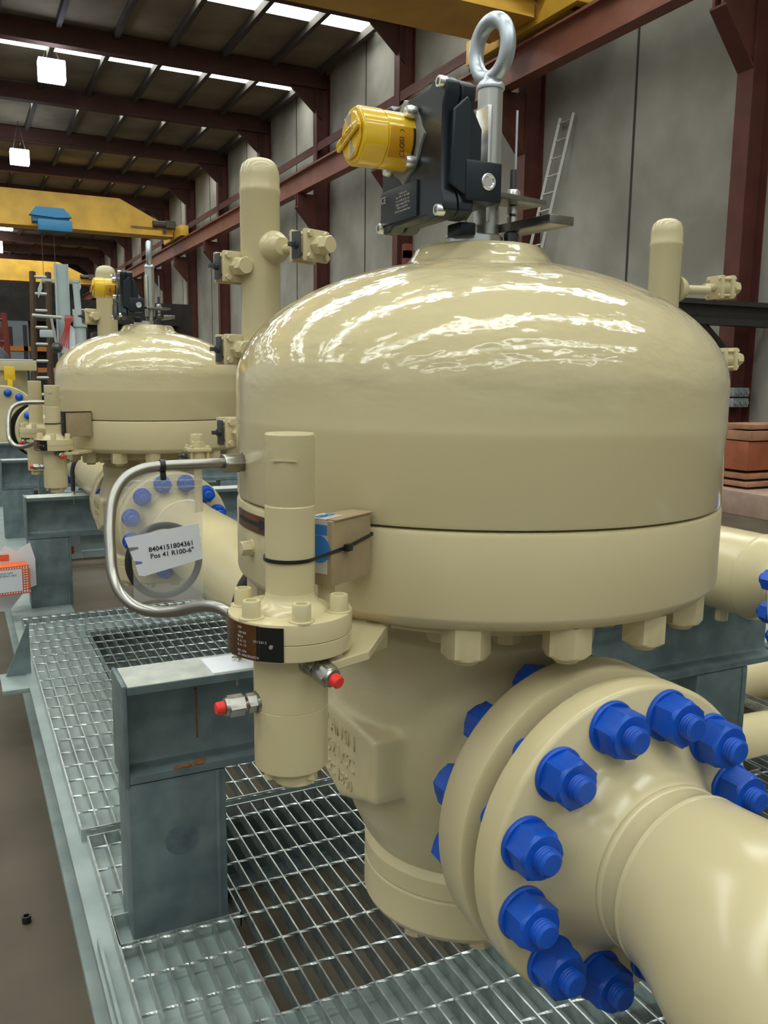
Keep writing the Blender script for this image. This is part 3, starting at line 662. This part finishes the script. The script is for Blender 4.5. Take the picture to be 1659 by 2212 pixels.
# ------------------------------------------------------------------ pilot valve
def make_pilot(x, y, label):
    t = empty('pilot_valve', (x, y, 0), label, 'valve', 'pilot valves')
    # spring housing with a wrench flat
    b = MB(); prof = [(0, 1.150), (.036, 1.150) if False else (0, 1.150), (.0235, 1.150), (.0235, 1.2395), (.0228, 1.2405), (.0228, 1.2412), (.0231, 1.242), (.0231, 1.3055), (.0222, 1.3068), (0, 1.3068)]
    b.lathe(prof, n=64); hb = b.build('spring_housing', m_cream, t, ang=28)
    for v in hb.data.vertices:   # wrench flats
        if v.co.z > 1.30 or False:
            pass
    d = Vector((-.55, -.835, 0)).normalized(); s_ = Vector((-d.y, d.x, 0))
    MB().prism([(-.0125, 1.2825), (.0125, 1.2825), (.0125, 1.2838), (-.0125, 1.2838)], d*.0222, s_, (0, 0, 1), d, .0018).build('wrench_flat', m_cream, hb)
    MB().lathe([(0, 1.1405), (.0375, 1.1405), (.0345, 1.1450), (.0300, 1.1475), (.0262, 1.1500), (.0240, 1.1545), (.0230, 1.162), (0, 1.162)], n=64).build('housing_collar', m_cream, t)
    MB().lathe([(0, 1.1215), (.0583, 1.1215), (.0587, 1.1219), (.0587, 1.1388), (.0582, 1.1402), (.0570, 1.1408), (0, 1.1408)], n=96).build('top_flange', m_cream, t)
    MB().lathe([(0, 1.105), (.0574, 1.105), (.0585, 1.106), (.0587, 1.1075), (.0587, 1.1206), (.0582, 1.1210), (0, 1.1210)], n=96).build('lower_flange', m_cream, t)
    MB().lathe([(0, .985), (.0335, .985), (.0352, .9865), (.0357, .989), (.0357, 1.0463), (.0352, 1.0468), (.0357, 1.0474), (.0357, 1.106), (0, 1.106)], n=72).build('pilot_body', m_cream, t, ang=25)
    MB().lathe([(0, .970), (.0195, .970), (.0215, .972), (.0215, .986), (0, .986)], (.002, -.006, 0), n=40).build('bottom_plug', m_cream, t)
    for a in (200, 290, 20, 110):
        a = radians(a); MB().cyl((.0275*cos(a), .0275*sin(a), .978), (.0275*cos(a), .0275*sin(a), .987), .0048, n=16).build('bottom_bolt', m_cream, t)
    for k in range(6):
        a = radians(262+60*k); cx, cy = .0475*cos(a), .0475*sin(a)
        MB().lathe([(0, 1.1400), (.0118, 1.1400), (.0118, 1.1417), (.0086, 1.1420), (.0086, 1.1560), (.0080, 1.1572), (.0052, 1.1572), (.0045, 1.1530), (0, 1.1530)], (cx, cy, 0), n=24).build('socket_screw', m_cream, t)
    for a in (310, 10, 130):
        a = radians(a); MB().lathe([(0, 1.096), (.0068, 1.096), (.0075, 1.098), (.0075, 1.106), (0, 1.106)], (.047*cos(a), .047*sin(a), 0), n=20).build('screw_end', m_cream, t)
    # bracket plate to the vessel
    MB().prism([(.020, -.052), (.066, -.036), (.118, .030), (.118, .090), (.075, .095), (.030, .050)], (0, 0, 1.0905), (1, 0, 0), (0, 1, 0), (0, 0, 1), .0095).build('mounting_plate', m_cream, t, bev=.0012)
    # nameplate bent round the flange
    def bent(a0, a1, z0, z1, r, m, name, par):
        vs = []; n = 14; fs = []
        for i in range(n+1):
            a = radians(a0+(a1-a0)*i/n)
            vs += [(r*cos(a), r*sin(a), z0), (r*cos(a), r*sin(a), z1), ((r-.0006)*cos(a), (r-.0006)*sin(a), z0), ((r-.0006)*cos(a), (r-.0006)*sin(a), z1)]
        for i in range(n):
            o = i*4; fs += [(o, o+4, o+5, o+1), (o+2, o+3, o+7, o+6), (o, o+2, o+6, o+4), (o+1, o+5, o+7, o+3)]
        fs += [(0, 1, 3, 2), (n*4, n*4+2, n*4+3, n*4+1)]
        return MB().add(vs, fs).build(name, m, par)
    np_ = bent(150, 222, 1.106, 1.1385, .0596, m_brownpl, 'nameplate', t)
    bent(219, 244, 1.1065, 1.1380, .0596, m_blackpl, 'nameplate_end', np_)
    def ptxt(s, adeg, z, size):
        a = radians(adeg); w = len(s)*size*.6
        for i, chx in enumerate(s):
            if chx == ' ': continue
            aa = a+(i*size*.62)/.0600
            text('plate_lettering', chx, size, m_ptext, np_, (.0600*cos(aa), .0600*sin(aa), z), (-sin(aa), cos(aa), 0), (0, 0, 1), ext=.0001)
    return t, np_, ptxt
pilot1, np1, ptxt = make_pilot(.275, .75, 'cream cylindrical pilot valve with socket screws, in front of the near dome')
for s, a, z in (('100', 198, 1.1345), ('-20+60', 198, 1.1300), ('PN16', 198, 1.1260), ('0,5-12', 198, 1.1222), ('6,6-12', 198, 1.1184), ('05/2012', 217, 1.1240), ('EN 334', 198, 1.1128), ('CE-0085BS0078', 198, 1.1090)):
    ptxt(s, a, z, .0032)
MB().lathe([(0, 0), (.0022, 0), (.0018, .0012), (0, .0014)], Vector((.0597*cos(radians(233)), .0597*sin(radians(233)), 1.1205)), (cos(radians(233)), sin(radians(233)), 0), 12).build('rivet', m_zincl, np1)
def fitting(parent, p, d, s=1., cap=True):
    p = Vector(p); d = Vector(d).normalized()
    f = MB().cyl(p-d*.004, p+d*.002*s, .0125*s, n=28).hexp(p, p+d*.012*s, .0195*s, ch=.1).cyl(p+d*.011*s, p+d*.017*s, .0085*s).build('tube_fitting', m_steel, parent)
    nut = MB().hexp(p+d*.016*s, p+d*.034*s, .0215*s, ch=.1).lathe([(0, 0), (.0104*s, 0), (.0098*s, .003*s), (.0075*s, .0042*s), (0, .0042*s)], p+d*.034*s, d, 28).build('union_nut', m_steel, f)
    if cap: 
        c = MB(); n = 16; c.lathe([(0, 0), (.0072*s, 0), (.0068*s, .0085*s), (.006*s, .0095*s), (0, .0095*s)], p+d*.0375*s, d, 16); c.build('red_cap', m_red, f)
    return f
fitting(pilot1, (-.0350, -.002, 1.0535), (-1, -.03, .0), .85)
fitting(pilot1, (.006, -.0355, 1.0965), (.32, -.92, -.22), .88)
MB().hexp((.0355, .012, 1.066), (.0425, .014, 1.066), .014).build('hex_plug', m_cream, pilot1)

# sense tube: from the dome to the back of the pilot
path = bezier([(.300, 1.004, 1.2540), (.27, .999, 1.2550), (.2375, .996, 1.2549), (.208, .993, 1.2546), (.1835, .989, 1.2515), (.1645, .984, 1.2415), (.1515, .977, 1.222), (.1450, .966, 1.195), (.1428, .953, 1.168), (.1425, .942, 1.146),
               (.1475, .927, 1.127), (.1600, .908, 1.1150), (.1780, .888, 1.1125), (.1960, .864, 1.118), (.2080, .842, 1.1260), (.2190, .820, 1.1310), (.2280, .800, 1.1295), (.236, .785, 1.123)], 6)
t = empty('sensing_tube', (.2, .95, 1.2), 'bent stainless steel tube looping from the near dome to its pilot', 'tube')
b = MB().tube(path, .0061, n=18); b.v = [tuple(Vector(v)-Vector((.2, .95, 1.2))) for v in b.v]; b.build('tube', m_steel, t)
b = MB().hexp((.302, 1.004, 1.254), (.282, 1.0, 1.254), .0215).hexp((.3015, 1.004, 1.254), (.3125, 1.006, 1.254), .0195).cyl((.310, 1.005, 1.254), (.318, 1.0065, 1.254), .0125)
b.v = [tuple(Vector(v)-Vector((.2, .95, 1.2))) for v in b.v]; b.build('union_nut', m_steel, t)
t = empty('cable_tie', (.2095, .993, 1.2546), 'small black cable tie on the bent tube, holding the plastic bag', 'cable tie')
MB().lathe([(.0066, -.0028), (.0078, -.0028), (.0078, .0028), (.0066, .0028), (.0066, -.0028)], (0, 0, 0), (1, 0, 0), 28).build('strap', m_blkpl, t)
MB().cbox((0, -.003, -.0115), (.0062, .006, .009), .001).build('lock', m_blkpl, t)

# ------------------------------------------------------------------ bag, paper, gasket ring
bo = (.211, 1.02, 1.246)
t = empty('plastic_bag', bo, 'clear zip bag hanging from the bent tube with white printed label', 'bag')
def sheet(off, nu=14, nv=20):
    vs = []; fs = []
    for j in range(nv+1):
        v = j/nv
        xl = -.043+.0*v if v < .35 else -.043+ (.010)*min(1, (v-.35)/.35); xr = .052-.002*v
        for i in range(nu+1):
            u = i/nu; edge = sin(pi*u)*sin(pi*min(1, v*1.05))
            vs.append((xl+(xr-xl)*u, off*edge*.9+.002*sin(7*u+5*v)+.006*v, -.160*v+.004*sin(5*u)*v-.002*u))
    for j in range(nv):
        for i in range(nu): a = j*(nu+1)+i; fs.append((a, a+1, a+nu+2, a+nu+1))
    return vs, fs
MB().add(*sheet(-.013)).build('front_film', m_bagf, t)
MB().add(*sheet(.012)).build('rear_film', m_bag, t)
for z in (-.012, -.020): MB().tube([(-.043, -.001, z+.002), (.0, -.003, z+.001), (.052, -.001, z)], .0009, n=6).build('zip_strip', m_bag, t)
t = empty('gasket_ring', (.217, 1.034, 1.135), 'black rubber gasket ring inside the plastic bag', 'gasket')
MB().torus((0, 0, 0), (.05, 1, .04), .0420, .0043, ref=(0, 0, 1), n=64, sx=1.0, sy=1.04).build('ring', m_rubber, t)
t = empty('paper_label', (.2130, 1.0085, 1.157), 'white paper slip printed with a part number, inside the bag', 'label')
ux = Vector((1, -.05, .10)).normalized(); uz = Vector((-.10, 0, 1)).normalized()
def pp(u, v): return ux*u+uz*v
b = MB().prism([(-.044, .018), (-.041, .006), (-.030, .005), (-.030, .002), (-.040, .001), (-.037, -.011), (-.028, -.013), (-.028, -.016), (-.036, -.016), (-.034, -.029), (-.028, -.031), (.0425, -.022), (.0425, .022)], (0, 0, 0), ux, uz, (0, 1, 0), .0004)
b.build('paper', m_white, t, smooth=False)
text('print', '8404151804361\nPos 41 R100-6"', .0082, m_ink, t, (.008, -.0008, -.004), ux, uz, ext=.0001, weight=.00012)

# ------------------------------------------------------------------ carton tied to the pilot
P0 = Vector((.3150, .7440, 1.158)); d = Vector((.853, .521, 0)); e = Vector((-.521, .853, 0)); az = atan2(.521, .853)
Lw, Ld, Lh = .068, .035, .064
t = empty('carton', P0+d*Lw/2+e*Ld/2, 'small brown cardboard box tied between the near pilot and the dome', 'box', rz=az)
MB().cbox((0, 0, Lh/2), (Lw, Ld, Lh), .0012).build('box_body', m_card, t)
MB().bb(-Lw/2+.004, Lw/2+.003, -Ld/2-.0015, Ld/2-.01, Lh, Lh+.0012).build('lid_flap', m_card, t)
MB().bb(-Lw/2-.0004, -Lw/2+.03, Ld/2-.028, Ld/2-.003, Lh+.0013, Lh+.0017).bb(-Lw/2-.0006, -Lw/2-.0002, Ld/2-.030, Ld/2-.002, .012, Lh+.001).build('tape', m_tape, t)
lg = MB().cyl((-Lw/2-.001, Ld/2-.020, .036), (-Lw/2-.0006, Ld/2-.020, .036), .0135, n=32).bb(-Lw/2-.001, -Lw/2-.0007, Ld/2-.03, Ld/2-.004, .050, .060).build('blue_print', m_cblue, t)
text('blue_print', 'GRO', .012, m_cblue, t, (-Lw/2+.017, Ld/2-.015, Lh+.0020), (1, 0, 0), (0, 1, 0), ext=.0001, weight=.0004)
# cable tie round pilot tube and carton
t = empty('cable_tie', (.275, .75, 1.19), 'long black cable tie strapping the cardboard box to the near pilot', 'cable tie')
o = Vector((.275, .75, 1.19)); pts = []
c1 = P0+d*Lw; c2 = c1+e*Ld; 
for a in range(-40, -240, -12):
    pts.append(Vector((.0243*cos(radians(a)), .0243*sin(radians(a)), 0)))
q0 = c1-o; q0.z = .010; q1 = c2-o; q1.z = .010
off = Vector((d.y, -d.x, 0))*.0012
front = [pts[0], (P0-o+d*.022+off*1.5)*1.0, q0+off]; front[1].z = .004
pts = [q1+d*.001, q0+off+d*.001, front[1]]+[p+Vector((0, 0, 0)) for p in pts]+[q1+e*.004]
w = .0034; vs = []; fs = []
cen = Vector((.03, .01, 0))
for i, p in enumerate(pts): 
    n_ = (p-cen); n_.z = 0; n_ = n_.normalized()*.0012; vs += [p+Vector((0, 0, w/2)), p-Vector((0, 0, w/2)), p+n_+Vector((0, 0, w/2)), p+n_-Vector((0, 0, w/2))]
for i in range(len(pts)-1):
    a = i*4; fs += [(a, a+4, a+5, a+1), (a+2, a+3, a+7, a+6), (a, a+2, a+6, a+4), (a+1, a+5, a+7, a+3)]
MB().add(vs, fs).build('strap', m_blkpl, t)
MB().cbox(front[1]+off*2, (.0085, .006, .007), .001, rz=az).build('lock', m_blkpl, t)

# ------------------------------------------------------------------ pipe between the valves, standpipes
def run_pipe(x, y0, y1, label, nstud0=True, nstud1=True):
    t = empty('pipe_spool', (x, y0, 0), label, 'pipe')
    b = MB(); wneck(b, y0-y0, 1); b.build('welding_neck_flange', m_cream, t)
    b = MB(); wneck(b, y1-y0, -1); b.build('welding_neck_flange', m_cream, t)
    MB().cyl((0, .2, ZP), (0, y1-y0-.2, ZP), RP, n=64).build('pipe', m_cream, t)
    if nstud0: studs(t, -.0715, .0395)
    if nstud1: studs(t, y1-y0-.0395, y1-y0+.0715)
    return t
YV2 = 3.124; off2 = YV2-YV
run_pipe(XV, 1.2805, YV2-.2965, 'cream flanged pipe joining the two domed regulators')
run_pipe(XV, YV2+.2965, 5.5, 'cream pipe running on beyond the far regulator', True, True)
XR = 1.81
t = empty('pipe_spool', (XR, 1.2805, 0), 'cream flanged pipe of the second line, at the right edge', 'pipe')
b = MB(); wneck(b, 0, 1); b.build('welding_neck_flange', m_cream, t)
MB().cyl((0, .2, ZP), (0, 2, ZP), RP, n=64).build('pipe', m_cream, t); studs(t, -.0715, .0395)
b = MB(); flange_profile_y(b, -.0715, -.021, rfh=.0105, side=1); b.build('counter_flange', m_creamdull, t)
MB().hexp((-.02, .30, ZP-.1), (-.02, .30, ZP-.135), .03).build('drain_plug', m_cream, t)
# low cream pipes in the background at right
tag(MB().tube([(2.07, 1.95, .118), (2.6, 1.90, .118), (3.0, 1.86, .118)], .115, n=40).build('low_pipe', m_cream), 'thick cream pipe lying near the floor at the right edge', 'pipe')
tag(MB().tube([(2.1, 2.42, .122), (2.8, 2.42, .122), (3.0, 2.42, .122)], .10, n=40).build('low_pipe', m_cream), 'cream pipe behind the thick low pipe and the right support post', 'pipe')

def ball_valve(o, d, sd, label, L=.0, parent=None, plug='hex'):
    # d: axis away from the standpipe; sd: side the stem sticks out
    t = empty('ball_valve', o, label, 'valve', 'small cream ball valves')
    d = Vector(d).normalized(); sd = Vector(sd).normalized(); u = d.cross(sd).normalized()
    R = Matrix((sd, u, d)).transposed()
    Z = Vector((0, 0, 0))
    b = MB().cyl(-d*(.062+L), -d*.02, .011, n=20)
    b.build('nipple', m_cream, t)
    for k in (-1, 1): MB().cbox(d*.019*k, (.066, .066, .011), .004, R=R).build('end_cap', m_cream, t)
    MB().cyl(-d*.02, d*.02, .026, n=28).cbox(sd*.016, (.03, .03, .022), .003, R=R).build('body', m_cream, t)
    for a in (-1, 1):
        for c in (-1, 1):
            q = sd*.023*a+u*.023*c
            MB().hexp(q+d*.024, q+d*.031, .013).cyl(q-d*.03, q+d*.024, .0045, n=10).build('bolt', m_cream, t)
    MB().hexp(d*.024, d*.043, .036).build('hex_boss', m_cream, t)
    if plug == 'hex': MB().hexp(d*.042, d*.062, .034, ph=.3).build('hex_plug', m_cream, t)
    MB().cbox(sd*.036, (.003, .055, .024), .001, R=R).build('stop_plate', m_darkst, t)
    MB().cyl(sd*.034, sd*.044, .008, n=14).cbox(sd*.049, (.014, .009, .009), .001, R=R).build('stem', m_darkst, t)
    return t
def standpipe(x, y, ztop, label):
    t = empty('standpipe', (x, y, .96), label, 'pipe', 'capped standpipes')
    r = .0435; h = ztop-.96
    MB().lathe([(0, 0), (r+.012, 0), (r+.004, .02), (r, .03), (r, h-.078), (r+.0015, h-.074), (r+.0015, h-.066), (r, h-.062), (r, h-.040), (r*.97, h-.028), (r*.86, h-.014), (r*.62, h-.005), (r*.3, h-.0008), (0, h)], n=48).build('capped_pipe', m_cream, t)
    return t
sp1 = standpipe(XV, 1.88, 1.822, 'tall cream capped standpipe between the two domes')
MB().lathe([(0, 0), (.036, 0), (.034, .014), (.026, .028), (.018, .036), (0, .036)], (.018, -.032, .672), (.25, -.97, 0), 32).build('weldolet', m_cream, sp1)
ball_valve((.690, 1.755, 1.626), (.42, -.90, .0), (-.93, -.36, 0), 'cream ball valve near the top of the tall standpipe, right side', L=.02)
for z, nm in ((1.590, 'uppermost'), (1.413, 'middle'), (1.230, 'lowest')):
    ball_valve((.565, 1.90, z), (.22, -.97, 0), (-.97, -.22, 0), 'cream ball valve left of the tall standpipe, %s of three' % nm, L=-.02)
    MB().tube(bezier([(-.072, .06, z-.96), (-.055, .085, z-.96), (-.02, .075, z-.96), (0, .03, z-.96)], 6), .012, n=16).build('branch', m_cream, sp1)
sp2 = standpipe(XR, 1.885, 1.80, 'cream capped standpipe right of the near dome')
MB().lathe([(0, 0), (.036, 0), (.034, .014), (.024, .028), (.016, .036), (0, .036)], (.036, -.01, .650), (1, -.1, 0), 32).cyl((.06, -.01, .65), (.15, -.02, .652), .013, n=20).build('weldolet', m_cream, sp2)
MB().cyl((0, -.01, .455), (.16, -.017, .457), .013, n=20).build('branch', m_cream, sp2)
ball_valve((2.012, 1.868, 1.622), (1, -.08, .03), (.08, 1, 0), 'cream ball valve on the right standpipe', L=.0)
ball_valve((2.045, 1.868, 1.418), (1, -.08, .03), (.08, 1, 0), 'cream ball valve half hidden at the right side of the near dome', L=.02)
ball_valve((.606, 2.40, 1.13), (0, 0, 1), (-1, 0, 0), 'cream ball valve standing on the pipe behind the bent tube', L=.1)

sp3 = standpipe(XV, 4.0, 1.818, 'cream capped standpipe behind the far dome')
ball_valve((.560, 4.03, 1.60), (.22, -.97, 0), (-.97, -.22, 0), 'cream ball valve on the far standpipe, behind the yellow beacon', L=-.02)
MB().tube(bezier([(-.072, .10, .64), (-.055, .12, .64), (-.02, .08, .64), (0, .03, .64)], 6), .012, n=16).build('branch', m_cream, sp3)
# ================================================================== SECOND VALVE AND ITS PARTS
v2 = copy_tree(valve1); v2.location = (XV, YV2, 0); v2['label'] = 'far cream domed regulator at the left, behind the bag'
labs = {'indicator_column': 'steel travel indicator column on the far dome', 'eye_bolt': 'galvanised lifting eye bolt on top of the far dome', 'limit_switch_box': 'black limit switch box with yellow beacon on the far dome'}
for o in ind1:
    c = copy_tree(o); c.location = o.location+Vector((0, off2, 0)); c['label'] = labs[o.name.split('.')[0]]
    if 'eye' in o.name: c.rotation_euler = (0, 0, radians(-22))
pl2 = copy_tree(pilot1); pl2.location = (.275, YV2-.234, .012); pl2['label'] = 'cream pilot valve in front of the far dome, nearer of its two'
pl3 = copy_tree(pilot1); pl3.location = (.262, YV2+.235, .02); pl3.rotation_euler = (0, 0, radians(-67)); pl3['label'] = 'cream pilot valve beside the far dome, farther of its two'
t = empty('sensing_tube', (.2, YV2-.03, 1.2), 'bent steel tube looping beside the two far pilots', 'tube')
b = MB().tube([Vector(p)+Vector((-.185, -.95+.06, -1.2)) for p in path], .0075, n=14); b.build('tube', m_steel, t)
t = empty('carton', (.345, YV2-.215, 1.157), 'small brown cardboard box tied to the far pilot', 'box', rz=.25)
MB().cbox((0, 0, .04), (.085, .04, .08), .002).build('box_body', m_card, t)
MB().bb(-.043, .043, -.0215, -.0205, .077, .080).bb(-.0435, -.0405, -.0215, .02, 0, .08).build('dark_edge', m_blkpl, t)
t = empty('cable_tie', (.275, YV2-.234, 1.20), 'black cable tie strapping the box to the far pilot', 'cable tie')
vs = []; pts = [Vector((.0243*cos(radians(a)), .0243*sin(radians(a)), 0)) for a in range(180, 290, 12)]+[Vector((.03, -.009, .003)), Vector((.112, .012, .010))]
MB().tube(pts, .0022, n=6).build('strap', m_blkpl, t)
# U-bolts with black sleeve
def ubolt(y, label, zt=.754):
    t = empty('pipe_clamp', (XV, y, zt), label, 'clamp'); r = RP+.009
    pts = [(-r, 0, -.05), (-r, 0, .02), (-r, 0, .11)]+[(r*cos(radians(a)), 0, .11+r*sin(radians(a))) for a in range(170, 5, -10)]+[(r, 0, .11), (r, 0, -.05)]
    MB().tube(pts[1:-1], .0105, n=16).build('rubber_sleeve', m_rubber, t)
    MB().tube([(-r, 0, -.05), (-r, 0, .03)], .006, n=12).tube([(r, 0, -.05), (r, 0, .03)], .006, n=12).build('rod_end', m_steel, t)
    for x in (-r, r): MB().hexp((x, 0, 0), (x, 0, .012), .02).build('hex_nut', m_zincl, t)
    return t
ubolt(4.50, 'pipe clamp with black rubber sleeve on the far support beam')
ubolt(1.711, 'pipe clamp on the front support beam, behind the near pilot')
MB().cbox((XV-.257-.135, .055, .5465), (.10, .10, .004), .001).build('shim_plate', m_white, sup1)
b = MB().prism([(.16, .005), (.16, -.012), (.36, -.012), (.36, .0)], (0, .12, .55), (1, 0, 0), (0, 0, 1), (0, 1, 0), .05); b.build('shim_bar', m_galv_l, sup2, smooth=False)

# ================================================================== LEFT BACKGROUND
# stations further down the skid
t = empty('gate_valve', (.50, 8.6, 0), 'cream valve body with square top and yellow tag at the left edge', 'valve')
MB().cbox((-.10, 0, 1.41), (.56, .5, .09), .01).cyl((-.08, 0, 1.0), (-.08, 0, 1.38), .20, n=40).cyl((-.05, -.36, .93), (-.05, .3, .93), .2, n=40).build('valve_body', m_cream, t)
MB().lathe([(0, 0), (.30, 0), (.31, .01), (.31, .07), (.30, .08), (0, .08)], (-.13, -.42, .93), (0, 1, 0), 64).build('flange', m_cream, t)
for k in range(16):
    a = radians(11+22.5*k); MB().sph((-.13+.25*cos(a), -.43, .93+.25*sin(a)), .033, sz=1).build('blue_bolt_cap', m_blue, t)
tg = MB().cbox((-.05, -.33, 1.34), (.09, .02, .12), .01).cbox((-.05, -.33, 1.25), (.045, .02, .1), .01).build('yellow_tag', m_yellow, t)
MB().bb(-.36, .15, -.25, .2, 1.456, 1.466).build('white_sheet', m_white, t)
t = empty('blind_flange', (.50, 5.75, 0), 'cream flange with blue bolts and empty holes, behind the far pilots', 'flange')
MB().lathe([(0, 0), (.168, 0), (.174, .008), (.174, .05), (0, .05)], (0, 0, .995), (0, 1, 0), 64).lathe([(0, 0), (.10, 0), (.08, .03), (0, .04)], (0, 0, .995), (0, -1, 0), 48).build('flange_disc', m_cream, t)
MB().lathe([(0, 0), (.172, 0), (.172, .06), (0, .06)], (-.03, .11, .995), (0, 1, 0), 48).build('rear_flange', m_blackpl, t)
for k in range(12):
    a = radians(15+30*k); x, z = .137*cos(a), .995+.137*sin(a)
    if k in (4, 7, 2, 9, 0): MB().sph((x, -.008, z), .024).build('blue_bolt_cap', m_blue, t)
    else: MB().cyl((x, -.002, z), (x, .002, z), .014, n=20).build('bolt_hole', m_dark, t)
MB().bb(-.05, .05, .07, .15, 0, .84).build('stand', m_galv, t)
t = empty('steel_upright', (.78, 7.6, 0), 'pale grey steel upright with side brackets, left background', 'post')
MB().ibeam((.06, 0, 0), (.06, 0, 2.22), .105, .06, .006, .008, upv=(1, 0, 0)).build('upright', m_greyp, t, smooth=False)
MB().bb(-.09, .0, 0, .05, 2.08, 2.10).prism([(-.09, 2.10), (-.12, 2.02), (-.12, 1.95), (-.09, 2.02)], (0, 0, 0), (1, 0, 0), (0, 0, 1), (0, 1, 0), .05).build('side_bracket', m_greyp, t)
MB().bb(.11, .20, 0, .05, 2.08, 2.10).prism([(.20, 2.10), (.21, 2.05), (.17, 1.95), (.16, 2.02)], (0, 0, 0), (1, 0, 0), (0, 0, 1), (0, 1, 0), .05).build('side_bracket', m_greyp, t)
t = empty('gauge_valve', (.955, 7.5, 0), 'pale grey valve with round body and upright stem, left background', 'valve')
MB().cyl((0, 0, .9), (0, 0, 1.72), .045, n=24).cyl((0, 0, 1.72), (0, 0, 1.86), .055, n=28).cyl((-.01, 0, 1.86), (-.02, 0, 2.06), .026, n=20).cyl((-.12, 0, 1.78), (.09, 0, 1.78), .022, n=18).cbox((-.25, 0, 1.66), (.12, .05, .06), .01).build('valve_body', m_greyp, t)
MB().cyl((-.36, 0, 1.80), (-.14, 0, 1.79), .014, n=12).cyl((-.22, -.02, 1.78), (-.19, -.02, 1.58), .011, n=12).build('lever', m_alu, t)
MB().sph((-.19, -.03, 1.55), .042).build('ball_knob', m_darkst, t)
t = empty('cable_bundle', (.86, 7.47, 1.75), 'bundle of thin red cables hanging beside the grey valve', 'cable')
for k in range(6):
    x = .012*k; MB().tube(bezier([(x-.02, 0, .06), (-.03+x*.6, -.01, -.05), (-.09+x*1.4, -.01, -.19-.01*(k % 3))], 5), .004, n=6).build('cable', m_redcab, t)
MB().add([(-.06, .02, -.24), (.05, .02, -.24), (.06, .02, -.05), (0, .02, 0), (-.06, .022, -.24), (.05, .022, -.24), (.06, .022, -.05), (0, .022, 0)], [(0, 1, 2, 3), (7, 6, 5, 4)]).build('white_wrap', m_white, t)
# wooden step ladder, sheet panel, racks, dark tank
ladder('step_ladder', (.80, 10.6, 0), (.90, 11.0, 2.50), .17, m_ladwood, 'brown wooden ladder standing in the left background', 13, wd=(1, 0, 0), rungm=m_alu)
ladder('step_ladder', (.56, 10.9, 0), (.50, 11.2, 2.03), .08, m_fab, 'narrow red ladder left of the wooden one', 8, wd=(1, 0, 0))
t = empty('storage_rack', (1.2, 12.2, 0), 'dark storage rack with orange shelves behind the ladders', 'rack')
b = MB()
for z in (.9, 1.35, 1.62): b.bb(-1.0, 1.6, 0, .6, z, z+.06)
b.build('shelf', m_rackor, t)
b = MB()
for x in (-1.0, -.35, .4, 1.0, 1.55): b.bb(x, x+.05, 0, .05, 0, 1.95)
b.build('rack_post', m_dark, t)
for k in range(18):
    x = -.95+.14*k; z = (.0, .96, 1.41, 1.68)[k % 4]; hh = .18+.10*random.random()
    tag(MB().cbox((1.2+x, 12.5, z+hh/2+.002), (.11+.02*random.random(), .3, hh), .015).build('storage_bin', m_dark), 'dark bin of parts standing on the orange rack', 'bin', 'bins on the storage rack')
t = tag(MB().bb(-3, 1.2, 16, 16.05, 0, 2.2).build('sheet_screen', m_corr), 'grey ribbed metal screen in the left background', 'screen')
t = tag(MB().bb(-3, 4.5, 18, 19, 0, 2.75).bb(-3, 4.2, 17.8, 18, 2.3, 2.5).build('machinery', m_dark), 'dark machinery in the left background under the cranes', 'machine')
t = tag(MB().torus((-.02, 10.2, 1.1), (0, 1, 0), .62, .10).build('tank_ring', m_darkst), 'dark round tank rim at the left edge', 'tank')
# cartons standing by the second post
t = empty('parts_carton', (.205, 4.30, .40), 'small orange-and-white patterned box with white label, left edge', 'box', rz=.12)
MB().cbox((-.03, 0, .0), (.18, .1, .135), .002).build('box_body', m_orange, t)
MB().bb(-.11, .025, -.052, -.0505, -.052, .052).build('label', m_white, t)
b = MB()
for k in range(16):
    b.bb(-.118+k*.0115, -.113+k*.0115, -.0515, -.050, .055, .062).bb(-.118+k*.0115, -.113+k*.0115, -.0515, -.050, -.062, -.055)
for k in range(10): b.bb(.030, .038, -.0515, -.050, -.055+k*.0115, -.050+k*.0115).bb(.042, .050, -.0515, -.050, -.055+k*.0115, -.050+k*.0115)
b.build('white_checks', m_white, t)
text('print', 'LOCK NUT\nSTUD BOLT, HEX', .012, m_ink, t, (-.045, -.0525, .030), (1, 0, 0), (0, 0, 1), ext=.0001)
text('print', '1/2"\n100', .014, m_ink, t, (-.088, -.0525, .0), (1, 0, 0), (0, 0, 1), ext=.0001)
t = empty('open_carton', (.235, 4.38, .42), 'white open carton with torn flaps behind the patterned box', 'box')
MB().prism([(-.11, .06), (-.06, .12), (-.01, .09), (.05, .13), (.07, .05), (.07, -.08), (.02, -.10), (-.06, -.2), (-.13, -.19), (-.12, -.06)], (0, 0, 0), (1, 0, 0), (0, 0, 1), (0, 1, 0), .004).build('flap', m_white, t, smooth=False)
MB().bb(-.10, .06, .01, .13, -.08, .05).build('box_body', m_white, t)
MB().bb(-.085, -.045, -.002, -.001, .05, .08).bb(-.12, -.10, -.002, -.001, -.17, -.09).build('orange_print', m_orange, t)
t = empty('open_carton', (.50, 4.62, .52), 'white carton right of the second post with torn flap', 'box')
MB().prism([(-.03, .05), (.04, .06), (.045, -.05), (.05, -.12), (.03, -.08), (-.03, -.09)], (0, 0, 0), (1, 0, 0), (0, 0, 1), (0, 1, 0), .10).build('box_body', m_white, t, smooth=False)
MB().bb(-.02, .0, -.002, -.001, .02, .045).bb(-.03, .01, -.002, -.001, -.09, -.05).build('orange_print', m_orange, t)
tag(MB().lathe([(.007, 0), (.011, 0), (.011, .018), (.007, .018), (.007, 0)], (.085, 2.15, 0), n=20).build('pipe_stub', m_blkpl), 'short black tube stub lying on the concrete floor', 'tube')
